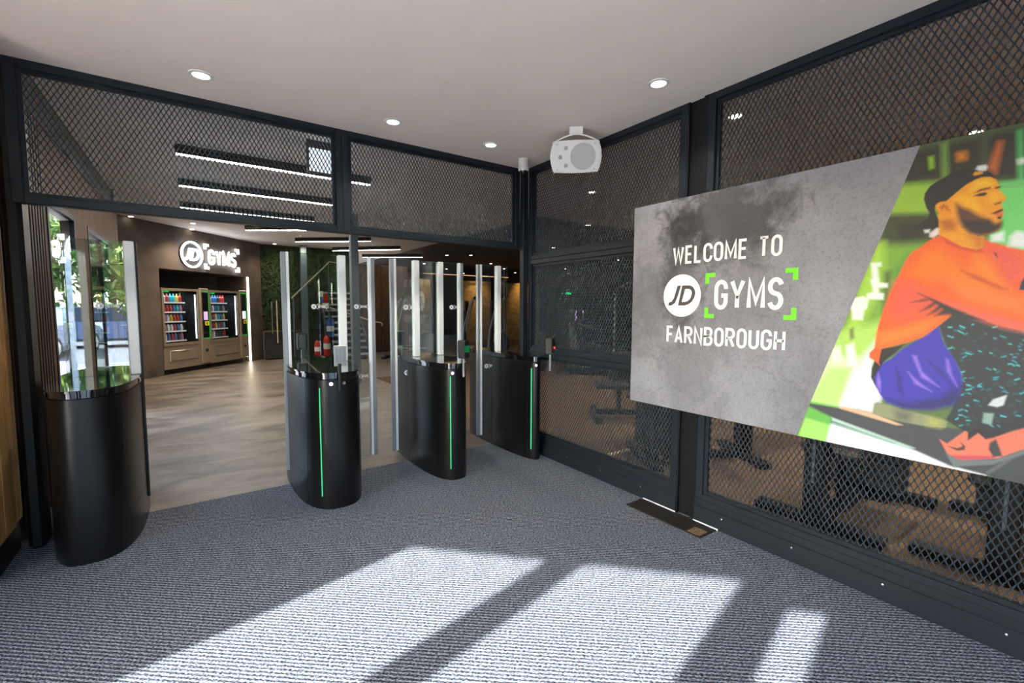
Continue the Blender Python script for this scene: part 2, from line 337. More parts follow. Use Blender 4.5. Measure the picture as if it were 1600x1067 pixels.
# ------------------------------------------------------------------ lettering (stroke letters, height 1)
def arc(cx, cy, rx, ry, a0, a1, n=8): return [(cx + rx * math.cos(math.radians(a0 + (a1 - a0) * i / n)), cy + ry * math.sin(math.radians(a0 + (a1 - a0) * i / n))) for i in range(n + 1)]
h_ = 0.5
_O = arc(.25, .75, .25, .25, 0, 180) + arc(.25, .25, .25, .25, 180, 360) + [(.5, .75)]
GL = {
 'O': (.5, [_O]), 'C': (.48, [[(.5, .7)] + arc(.25, .75, .25, .25, 0, 180) + arc(.25, .25, .25, .25, 180, 360) + [(.5, .3)]]),
 'G': (.5, [[(.5, .72)] + arc(.25, .75, .25, .25, 0, 180) + arc(.25, .25, .25, .25, 180, 360) + [(.5, .47), (.27, .47)]]),
 'U': (.5, [[(0, 1), (0, .25)] + arc(.25, .25, .25, .25, 180, 360) + [(.5, 1)]]),
 'E': (.42, [[(.42, 1), (0, 1), (0, 0), (.42, 0)], [(0, .52), (.38, .52)]]), 'F': (.42, [[(.42, 1), (0, 1), (0, 0)], [(0, .52), (.38, .52)]]),
 'L': (.42, [[(0, 1), (0, 0), (.42, 0)]]), 'T': (.5, [[(0, 1), (.5, 1)], [(.25, 1), (.25, 0)]]), 'H': (.5, [[(0, 1), (0, 0)], [(.5, 1), (.5, 0)], [(0, .5), (.5, .5)]]),
 'W': (.74, [[(0, 1), (.17, 0), (.37, .92), (.57, 0), (.74, 1)]]), 'M': (.64, [[(0, 0), (0, 1), (.32, .2), (.64, 1), (.64, 0)]]), 'N': (.5, [[(0, 0), (0, 1), (.5, 0), (.5, 1)]]),
 'A': (.52, [[(0, 0), (.26, 1), (.52, 0)], [(.08, .28), (.44, .28)]]), 'Y': (.54, [[(0, 1), (.27, .45), (.54, 1)], [(.27, .45), (.27, 0)]]),
 'R': (.5, [[(0, 0), (0, 1), (.25, 1)] + arc(.25, .74, .25, .26, 90, -90) + [(0, .48)], [(.25, .48), (.5, 0)]]),
 'B': (.5, [[(.25, .52), (0, .52), (0, 1), (.24, 1)] + arc(.24, .76, .23, .24, 90, -90) + [(.25, .52)] + arc(.25, .26, .25, .26, 90, -90) + [(0, 0), (0, .55)]]),
 'S': (.48, [arc(.24, .75, .24, .25, 15, 180, 8) + arc(.24, .75, .24, .24, 180, 250, 4) + arc(.24, .25, .24, .25, 70, 0, 4) + arc(.24, .25, .24, .25, 0, -165, 8)]),
 'D': (.5, [[(0, 0), (0, 1), (.22, 1)] + arc(.22, .72, .28, .28, 90, 0) + arc(.22, .28, .28, .28, 0, -90) + [(0, 0)]]), 'I': (.0, [[(0, 0), (0, 1)]]),
}
def word_width(t, gap=.30): return sum((GL[c][0] if c != ' ' else .3) for c in t) + gap * (len(t) - 1)
def word(mb, text, x0, x1, y0, y1, sw, mx, z0=0, z1=0.003):
    # letters stretched to fill x0..x1, y0..y1 (stroke centre lines inset by half the stroke)
    wu = word_width(text); h = y1 - y0 - sw; k = (x1 - x0 - sw) / wu; x = x0 + sw / 2
    for c in text:
        if c == ' ': x += .5 * k; continue
        w, st = GL[c]
        for p in st:
            cl = (p[0] == p[-1])
            mb.ribbon([(x + a * k, y0 + sw / 2 + b * h) for a, b in (p[:-1] if cl else p)], sw, z0, z1, mx, closed=cl)
        x += (w + .30) * k
def disc(mb, cx, cy, r, mx, z0, z1, n=48): return mb.prism([(cx + r * math.cos(2 * PI * i / n), cy + r * math.sin(2 * PI * i / n)) for i in range(n)], z0, z1, mx)
def jd_letters(mb, cx, cy, r, mx, z0, z1):
    k = r / 0.142
    def P(l): return [(cx + a * k, cy + b * k) for a, b in l]
    mb.prism(P([(-.034, .067), (-.008, .067), (-.034, -.010), (-.052, -.050), (-.080, -.066), (-.103, -.066), (-.100, -.046), (-.078, -.040), (-.060, -.016)]), z0, z1, mx)
    out = [(.002, .067), (.050, .067)] + [(.050 + .050 * math.sin(t), .012 + .055 * math.cos(t)) for t in (.3, .7, 1.1, 1.5)] + [(.094, -.012), (.078, -.040), (.052, -.058), (.024, -.066), (-.026, -.066)]
    inn = [(.024, .044), (.050, .044)] + [(.048 + .028 * math.sin(t), .014 + .030 * math.cos(t)) for t in (.3, .7, 1.1, 1.5)] + [(.070, -.008), (.060, -.026), (.044, -.038), (.022, -.043), (-.0, -.043)]
    n = len(out); o = P(out); i_ = P(inn)
    v = [mx @ Vector((*q, z)) for z in (z0, z1) for q in o + i_]; f = []
    for a in range(n):
        b = (a + 1) % n
        f += [(2 * n + a, 2 * n + b, 3 * n + b, 3 * n + a), (a, n + a, n + b, b), (a, b, 2 * n + b, 2 * n + a), (n + a, 3 * n + a, 3 * n + b, n + b)]
    mb.add(v, f)
def brackets(mb, x0, x1, y0, y1, arm, th, mx, z0, z1):
    for sx, cx in ((1, x0), (-1, x1)):
        for sy, cy in ((1, y0), (-1, y1)):
            p = [(cx, cy), (cx + sx * arm, cy), (cx + sx * arm, cy + sy * th), (cx + sx * th, cy + sy * th), (cx + sx * th, cy + sy * arm), (cx, cy + sy * arm)]
            mb.prism(p if sx * sy > 0 else p[::-1], z0, z1, mx)
def mini_logo(parent, mx, w, m='etched_white'):
    k = w / 0.868; b = MB()
    b.ribbon([(.142 * k + .108 * k * math.cos(2 * PI * i / 28), .108 * k * math.sin(2 * PI * i / 28)) for i in range(28)], .07 * k, 0, .0006, mx, closed=True)
    jd_letters(b, .142 * k, 0, .11 * k, mx, 0, .0006)
    word(b, 'GYMS', .38 * k, .795 * k, -.09 * k, .09 * k, .034 * k, mx, 0, .0006)
    brackets(b, .31 * k, .868 * k, -.142 * k, .142 * k, .066 * k, .026 * k, mx, 0, .0006)
    o = b.build('etched_logo', m, parent); o['label'] = 'white etched round logo with bracketed lettering GYMS'; return o

# ================================================================== THE SETTING
H = 2.814; HG = 3.13; YC = 0.28
def flat(pts, z0, z1): return MB().prism(pts, z0, z1)
struct(flat([(-3.74, YC), (0.06, YC), (0.06, -7.7), (0.0, -7.7), (-7.45, -0.25), (-3.74, -0.25)][::-1], -0.06, 0.0), 'floor', 'carpet_rib')
struct(flat([(-4.4, YC), (-4.4, 18), (14, 18), (14, 5.4), (0.22, 5.4), (0.22, YC)][::-1], -0.06, 0.0), 'floor_stone', 'stone_floor')
struct(flat([(0.06, -7.7), (14, -7.7), (14, 5.4), (0.22, 5.4), (0.22, YC), (0.06, YC)], -0.06, 0.0), 'floor_gym', 'gym_carpet')
b = MB().box(0.5, 1.62, -0.715, -0.675, 0.0, 0.012); struct(b, 'trim_floor', 'gym_brass')
struct(flat([(-3.74, 0.10), (0.36, 0.10), (0.36, -7.9), (0.0, -7.9), (-7.65, -0.25), (-3.74, -0.25)][::-1], H, H + 0.08), 'ceiling', 'ceiling_white')
struct(MB().box(-4.5, 2.6, -8, 18.1, HG, HG + 0.1).box(2.6, 14.1, -8, 3.0, HG, HG + 0.1), 'ceiling_gym', 'gym_ceiling')
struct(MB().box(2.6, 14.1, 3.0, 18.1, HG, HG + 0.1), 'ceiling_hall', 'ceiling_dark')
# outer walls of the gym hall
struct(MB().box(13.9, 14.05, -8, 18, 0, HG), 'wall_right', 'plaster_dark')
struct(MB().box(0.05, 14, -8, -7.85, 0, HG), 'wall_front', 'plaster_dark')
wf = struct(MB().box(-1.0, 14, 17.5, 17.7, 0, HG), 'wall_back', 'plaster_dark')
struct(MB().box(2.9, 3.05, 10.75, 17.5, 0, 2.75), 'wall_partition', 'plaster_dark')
# warm-lit stone wall far behind the gates
struct(MB().box(6.1, 7.4, 12.3, 12.6, 0, 2.5), 'wall_stone', 'stone_warm')
struct(MB().box(8.3, 10.2, 12.6, 12.9, 0, 2.5), 'wall_stone_far', 'stone_warm')
struct(MB().box(4.35, 4.75, 12.5, 12.8, 0, 2.5), 'wall_stone_pier', 'stone_warm')
# left wall, wood-clad with two tall windows, X = -3.65
XL = -3.65
wl = empty('wall_left', kind='structure')
b = MB(); 
for y0, y1, z0, z1 in ((1.12, 1.22, 0, 2.80), (2.24, 2.88, 0, 2.80), (4.30, 5.10, 0, 2.80), (1.22, 2.24, 2.29, 2.80), (2.88, 4.30, 2.29, 2.80), (1.22, 2.24, 0, 0.10), (2.88, 4.30, 0, 0.10)):
    b.box(XL - 0.10, XL, y0, y1, z0, z1)
b.build('cladding', 'wood_panel', wl)
MB().box(XL - 0.12, XL + 0.012, 0.1, 5.1, 2.80, 2.90).build('shadow_band', 'black_steel', wl)
MB().box(XL - 0.12, XL - 0.02, 0.1, 5.1, 2.90, HG).build('upper_plaster', 'plaster_grey', wl)
MB().box(XL - 0.10, XL - 0.03, 0.14, 1.12, 0, 2.80).build('backing', 'wood_dark', wl)
slat = MB().bbox(XL - 0.03, XL + 0.012, 0, 0.042, 0.02, 2.80, 0.004)
s0 = slat.build('slat', 'wood_dark', wl); s0.location = (0, 0.30, 0)
for i in range(1, 12):
    c = s0.copy(); C.objects.link(c); c.location = (0, 0.30 + i * 0.07, 0)
MB().prism([(XL - 0.10, 5.10), (XL, 5.10), (-3.85, 7.42), (-3.98, 7.36)], 0, HG).build('return_wall', 'concrete_brown', wl)
for n, (y0, y1) in enumerate(((1.22, 2.24), (2.88, 4.30)), 1):
    w = empty('window_%d' % n, kind='structure')
    b = MB()
    b.box(XL - 0.09, XL + 0.006, y0, y0 + 0.05, 0.10, 2.29).box(XL - 0.09, XL + 0.006, y1 - 0.05, y1, 0.10, 2.29)
    b.box(XL - 0.09, XL + 0.006, y0 + 0.05, y1 - 0.05, 2.24, 2.29).box(XL - 0.09, XL + 0.006, y0 + 0.05, y1 - 0.05, 0.10, 0.15)
    b.build('window_frame', 'black_steel', w)
    MB().box(XL - 0.022, XL - 0.012, y0 + 0.05, y1 - 0.05, 0.15, 2.24).build('pane', 'facade_glass', w)
# decal on the second window: reads outwards, so it is seen from behind
b = MB(); mx = frame_mx((XL - 0.024, 3.90, 1.86), (0, -1, 0), (0, 0, 1))
disc(b, .16, 0, .15, mx, 0, .001); word(b, 'GYMS', .42, .78, -.1, .1, .04, mx, 0, .001); brackets(b, .34, .86, -.15, .15, .07, .03, mx, 0, .001)
d = b.build('window_decal', 'black_steel'); d.parent = bpy.data.objects['window_2']
# lobby side wall: oak slats on a black plinth, returning to the left before the doors
wo_ = empty('wall_slatted', kind='structure')
MB().box(-3.80, -3.70, -0.25, 0.14, 0.0, H).build('backing', 'black_steel', wo_)
MB().box(-3.70, -3.66, -0.27, 0.12, 0.0, 0.19).build('plinth', 'black_steel', wo_)
MB().bbox(-3.70, -3.632, -0.218, -0.046, 0.19, H - 0.02, 0.004).build('board', 'wood_oak', wo_)
MB().bbox(-3.70, -3.632, -0.40, -0.224, 0.19, H - 0.02, 0.004).build('board', 'wood_oak', wo_)
o0 = MB().bbox(-3.70, -3.642, 0, 0.020, 0.19, H - 0.02, 0.003).build('slat', 'wood_oak', wo_); o0.location = (0, -0.038, 0)
for i in range(1, 5):
    c = o0.copy(); C.objects.link(c); c.location = (0, -0.038 + i * 0.034, 0)
struct(MB().box(-7.6, -3.80, -0.30, -0.20, 0, H), 'wall_lobby', 'plaster_grey')
b = MB().bbox(-3.612, -3.535, 0.03, 0.19, 0.0, H, 0.02); struct(b, 'trim_column', 'black_steel')
# vending wall at 45 degrees (origin W0, along WD, facing WN)
W0 = Vector((-3.59, 7.748, 0)); WD = Vector((0.6736, 0.7392, 0)).normalized(); WN = Vector((WD.y, -WD.x, 0))
WM = frame_mx(W0, WD, (0, 0, 1))   # local x along the wall, y up, z = into the room
def wbox(mb, t0, t1, z0, z1, n0, n1): return mb.box(t0, t1, z0, z1, n0, n1, WM)
b = MB(); wbox(b, -0.55, 0.417, 0, HG, -0.15, 0); wbox(b, 3.03, 3.50, 0, HG, -0.9, 0); wbox(b, 0.417, 3.03, 2.215, HG, -0.15, 0)
struct(b, 'wall_vending', 'concrete_brown')
b = MB(); wbox(b, 0.30, 3.03, 0, 2.4, -0.95, -0.90); wbox(b, 0.30, 0.417, 0, 2.4, -0.90, -0.15); wbox(b, 0.417, 3.03, 2.215, 2.4, -0.90, -0.15)
struct(b, 'wall_niche', 'niche_black')
# wall behind moss and the dark wood wall beside it
struct(MB().box(-1.26, 1.25, 10.45, 10.60, 0, HG), 'wall_moss', 'plaster_dark')
dw = empty('wall_wood', kind='structure')
MB().box(1.25, 3.05, 10.61, 10.75, 0, 2.75).build('backing', 'wood_dark', dw)
for i in range(6):
    MB().bbox(1.26 + i * 0.30, 1.55 + i * 0.30, 10.57, 10.61, 0.02, 2.75, 0.004).build('panel', 'wood_dark', dw)
b = MB().box(1.28, 1.55, 10.555, 10.575, 1.35, 2.45); wsgn = b.build('wall_sign', 'niche_black'); tag(wsgn, 'tall black sign with stacked pale lettering on the dark wood wall', 'sign')
b = MB()
for i in range(6): b = MB(); b.box(1.36, 1.47, 10.550, 10.556, 1.46 + i * 0.16, 1.475 + i * 0.16).box(1.36, 1.47, 10.550, 10.556, 1.54 + i * 0.16, 1.555 + i * 0.16).box(1.36, 1.378, 10.550, 10.556, 1.475 + i * 0.16, 1.54 + i * 0.16); b.build('letter', 'alu_grey', wsgn)
# columns in the gym
struct(MB().bbox(-0.36, -0.22, 4.84, 4.98, 0, HG, 0.01), 'column_near', 'steel_blue')
struct(MB().bbox(-0.30, -0.14, 9.92, 10.08, 0, HG, 0.01), 'column_far', 'steel_blue')

# ------------------------------------------------------------------ glazed entrance behind the camera (at 45 degrees), sun comes in here
F0 = Vector((-7.35, -0.25, 0)); FD = Vector((1, -1, 0)).normalized(); FM = frame_mx(F0, FD, (0, 0, 1))  # local z = outwards (-x,-y)
def fbox(mb, t0, t1, z0, z1, n0=-0.06, n1=0.06): return mb.box(t0, t1, z0, z1, n0, n1, FM)
b = MB(); fbox(b, 0, 2.476, 0, H); fbox(b, 2.476, 4.63, 2.30, H); fbox(b, 4.63, 4.87, 2.15, H); fbox(b, 4.87, 8.95, 2.42, H); fbox(b, 8.95, 10.5, 0, H)  # solid far end shaped to keep outside glare off the gate glass
struct(b, 'wall_entrance', 'plaster_grey')
b = MB(); fbox(b, 3.37, 3.52, 0, 2.30); fbox(b, 4.42, 4.63, 0, 2.30); fbox(b, 4.87, 5.07, 0, 2.42)
for t in (6.35, 7.65, 8.87): fbox(b, t, t + 0.08, 0, 2.42)
fbox(b, 2.476, 3.37, 0, 0.10); fbox(b, 3.52, 4.42, 0, 0.10); fbox(b, 5.07, 8.95, 0, 0.08)
struct(b, 'door_1', 'anthracite')
k = 1
for t0, t1, z1 in ((2.476, 3.37, 2.30), (3.52, 4.42, 2.30), (4.63, 4.87, 2.15), (5.07, 6.35, 2.42), (6.43, 7.65, 2.42), (7.73, 8.87, 2.42)):
    b = MB(); fbox(b, t0, t1, 0.08, z1, -0.006, 0.006); o = b.build('door_pane', 'facade_glass', bpy.data.objects['door_1'])

# ================================================================== MESH PARTITIONS
def mesh_sheet(name, u0, u1, z0, z1, mx, parent, W=0.028, Hh=0.052, w=0.0054, d=0.0060):
    """expanded metal: wavy strands, neighbours in opposite phase, welded where they meet"""
    n = int((u1 - u0) / (W / 2)) + 1; seg = 6; rings = int((z1 - z0) / (Hh / seg)) + 2
    zz = np.minimum(z0 + np.arange(rings) * (Hh / seg), z1); ph = np.cos(2 * PI * (np.arange(rings) % seg) / seg)
    kk = np.arange(n); uc = u0 + (kk + .5) * (W / 2); sg = np.where(kk % 2 == 0, 1., -1.)
    ctr = uc[:, None] + sg[:, None] * 0.0056 * ph[None, :]
    ctr = np.clip(ctr, u0, u1)
    tw = (sg[:, None] * np.sin(2 * PI * (np.arange(rings) % seg) / seg)[None, :]) * 0.0016
    V = np.zeros((n, rings, 4, 3))
    for j, (a, c) in enumerate(((-1, -1), (1, -1), (1, 1), (-1, 1))):
        V[:, :, j, 0] = ctr + a * w / 2; V[:, :, j, 1] = zz[None, :]; V[:, :, j, 2] = c * d / 2 + a * tw
    V = V.reshape(-1, 3)
    base = (np.arange(n)[:, None] * rings + np.arange(rings - 1)[None, :]).reshape(-1) * 4
    q = []
    for j in range(4): q.append(np.stack([base + j, base + (j + 1) % 4, base + 4 + (j + 1) % 4, base + 4 + j], 1))
    Fq = np.concatenate(q).astype(np.int32)
    A = np.array(mx)[:3, :3]; T = np.array(mx)[:3, 3]; V = V @ A.T + T
    me = bpy.data.meshes.new(name); me.vertices.add(len(V)); me.vertices.foreach_set('co', V.reshape(-1).astype(np.float32))
    me.loops.add(Fq.size); me.loops.foreach_set('vertex_index', Fq.reshape(-1)); me.polygons.add(len(Fq))
    me.polygons.foreach_set('loop_start', np.arange(0, Fq.size, 4, dtype=np.int32)); me.update(calc_edges=True)
    me.materials.append(MATS['mesh_metal']); o = bpy.data.objects.new(name, me); C.objects.link(o); o.parent = parent; o.matrix_parent_inverse = world_of(parent).inverted()
    o['label'] = 'sheet of dark expanded metal with pointed oval holes'; return o
def partition(name, label, u0, u1, mx, rows, group=None, bottom=True):
    """rows: list of (z0, z1) mesh fields; frame members between them. local x along, y up, z towards the lobby"""
    p = empty(name, label, 'partition', group, loc=tuple(mx @ Vector((u0 if True else 0, 0, 0))))
    zb, zt = rows[0][0], rows[-1][1]
    for n_, a, c in (('stile', u0, u0 + 0.05), ('stile', u1 - 0.05, u1)):
        MB().bbox(a, c, zb, zt, -0.06, 0.0, 0.003, mx).build(n_, 'anthracite', p)
    MB().bbox(u0 + 0.05, u1 - 0.05, zt - 0.045, zt, -0.06, 0.0, 0.003, mx).build('top_rail', 'anthracite', p)
    MB().bbox(u0 + 0.05, u1 - 0.05, zb, zb + 0.045, -0.06, 0.0, 0.003, mx).build('bottom_rail', 'anthracite', p)
    for i in range(len(rows) - 1):
        z = rows[i][1]; MB().bbox(u0 + 0.05, u1 - 0.05, z - 0.045, z - 0.001, -0.06, 0.0, 0.003, mx).build('mid_rail', 'anthracite', p)
        MB().bbox(u0 + 0.05, u1 - 0.05, z + 0.001, z + 0.045, -0.06, 0.0, 0.003, mx).build('mid_rail', 'anthracite', p)
    for z0, z1 in rows:
        a, c, d, e = u0 + 0.05, u1 - 0.05, z0 + 0.045, z1 - 0.045; t = 0.022
        f = MB()
        for q in ((a, a + t, d, e), (c - t, c, d, e), (a + t, c - t, d, d + t), (a + t, c - t, e - t, e)): f.box(*q, -0.05, -0.02, mx)
        f.build('inner_frame', 'anthracite', p)
        mesh_sheet('mesh_sheet', a + t, c - t, d + t, e - t, mx @ Matrix.Translation((0, 0, -0.034)), p)
    return p
RM = frame_mx((0, 0, 0), (0, -1, 0), (0, 0, 1))   # right wall: local x = -Y, local z = -X (towards lobby)
BM = frame_mx((0, 0, 0), (1, 0, 0), (0, 0, 1))    # back wall: local z = -Y
ROWS = [(0.15, 1.008), (1.008, 1.918), (1.918, H)]
pr1 = partition('mesh_partition', 'dark mesh partition bay between the corner and the black steel post', 0.06, 1.825, RM, ROWS)
pr2 = partition('mesh_partition', 'dark mesh partition bay behind the large welcome poster', 1.972, 4.05, RM, ROWS)
for p, a, c in ((pr1, 0.06, 1.825), (pr2, 1.972, 4.05)):
    MB().bbox(a, c, 0.0, 0.112, -0.06, 0.010, 0.002, RM).build('kick_plate', 'anthracite', p); MB().box(a, c, 0.1125, 0.149, -0.06, 0.0, RM).build('kick_rail', 'anthracite', p)
    MB().box(a, c, 0.146, 0.160, -0.0, 0.004, RM).build('bead', 'anthracite', p)
    n = int((c - a) / 0.42)
    for i in range(n): MB().lathe([(0.005, 0), (0.005, 0.002), (0.002, 0.003)], 10, RM @ Matrix.Translation((a + 0.2 + i * 0.42, 0.085, 0.010))).build('screw', 'steel', p)
b1 = partition('mesh_header', 'wide dark mesh header panel above the gates beside the slatted wall', -3.565, -1.765, BM, [(2.025, H)])
b2 = partition('mesh_header', 'dark mesh header panel above the gates next to the corner', -1.765, -0.06, BM, [(2.025, H)])
for x0, x1 in ((-3.565, -1.77), (-1.76, -0.065)):
    pass
struct(MB().bbox(-0.06, 0.0, -0.06, 0.0, 0.0, H, 0.003), 'trim_corner', 'anthracite')
b = MB().box(0.02, 0.09, -1.935, -1.83, 0.0, H).box(0.0, 0.06, -1.972, -1.942, 0.0, H).box(0.0, 0.012, -1.836, -1.826, 0.0, H)
struct(b, 'trim_post', 'black_steel')
struct(MB().box(0.0, 0.06, -7.9, -4.05, 0.0, H), 'wall_lobby_right', 'plaster_grey')
# floor plate at the foot of the post
fp = empty('floor_plate', 'black metal floor plate let into the carpet at the foot of the steel post', 'floor plate', loc=(-0.1, -1.85, 0))
MB().bbox(-0.205, -0.012, -2.145, -1.548, 0.0, 0.006, 0.002).build('plate', 'plate_black', fp)
gr = MB()
for i in range(5): gr.box(-0.185, -0.10, -2.13 + i * 0.02, -2.124 + i * 0.02, 0.006, 0.009)
for i in range(5): gr.box(-0.183 + i * 0.02, -0.177 + i * 0.02, -2.13, -2.045, 0.006, 0.009)
gr.build('grille', 'brass_grille', fp)
MB().box(-0.019, -0.011, -1.83, -1.55, 0.0, 0.010).build('sealant', 'print_white', fp)
MB().box(-0.019, -0.011, -2.15, -1.975, 0.0, 0.010).build('sealant', 'print_white', fp)

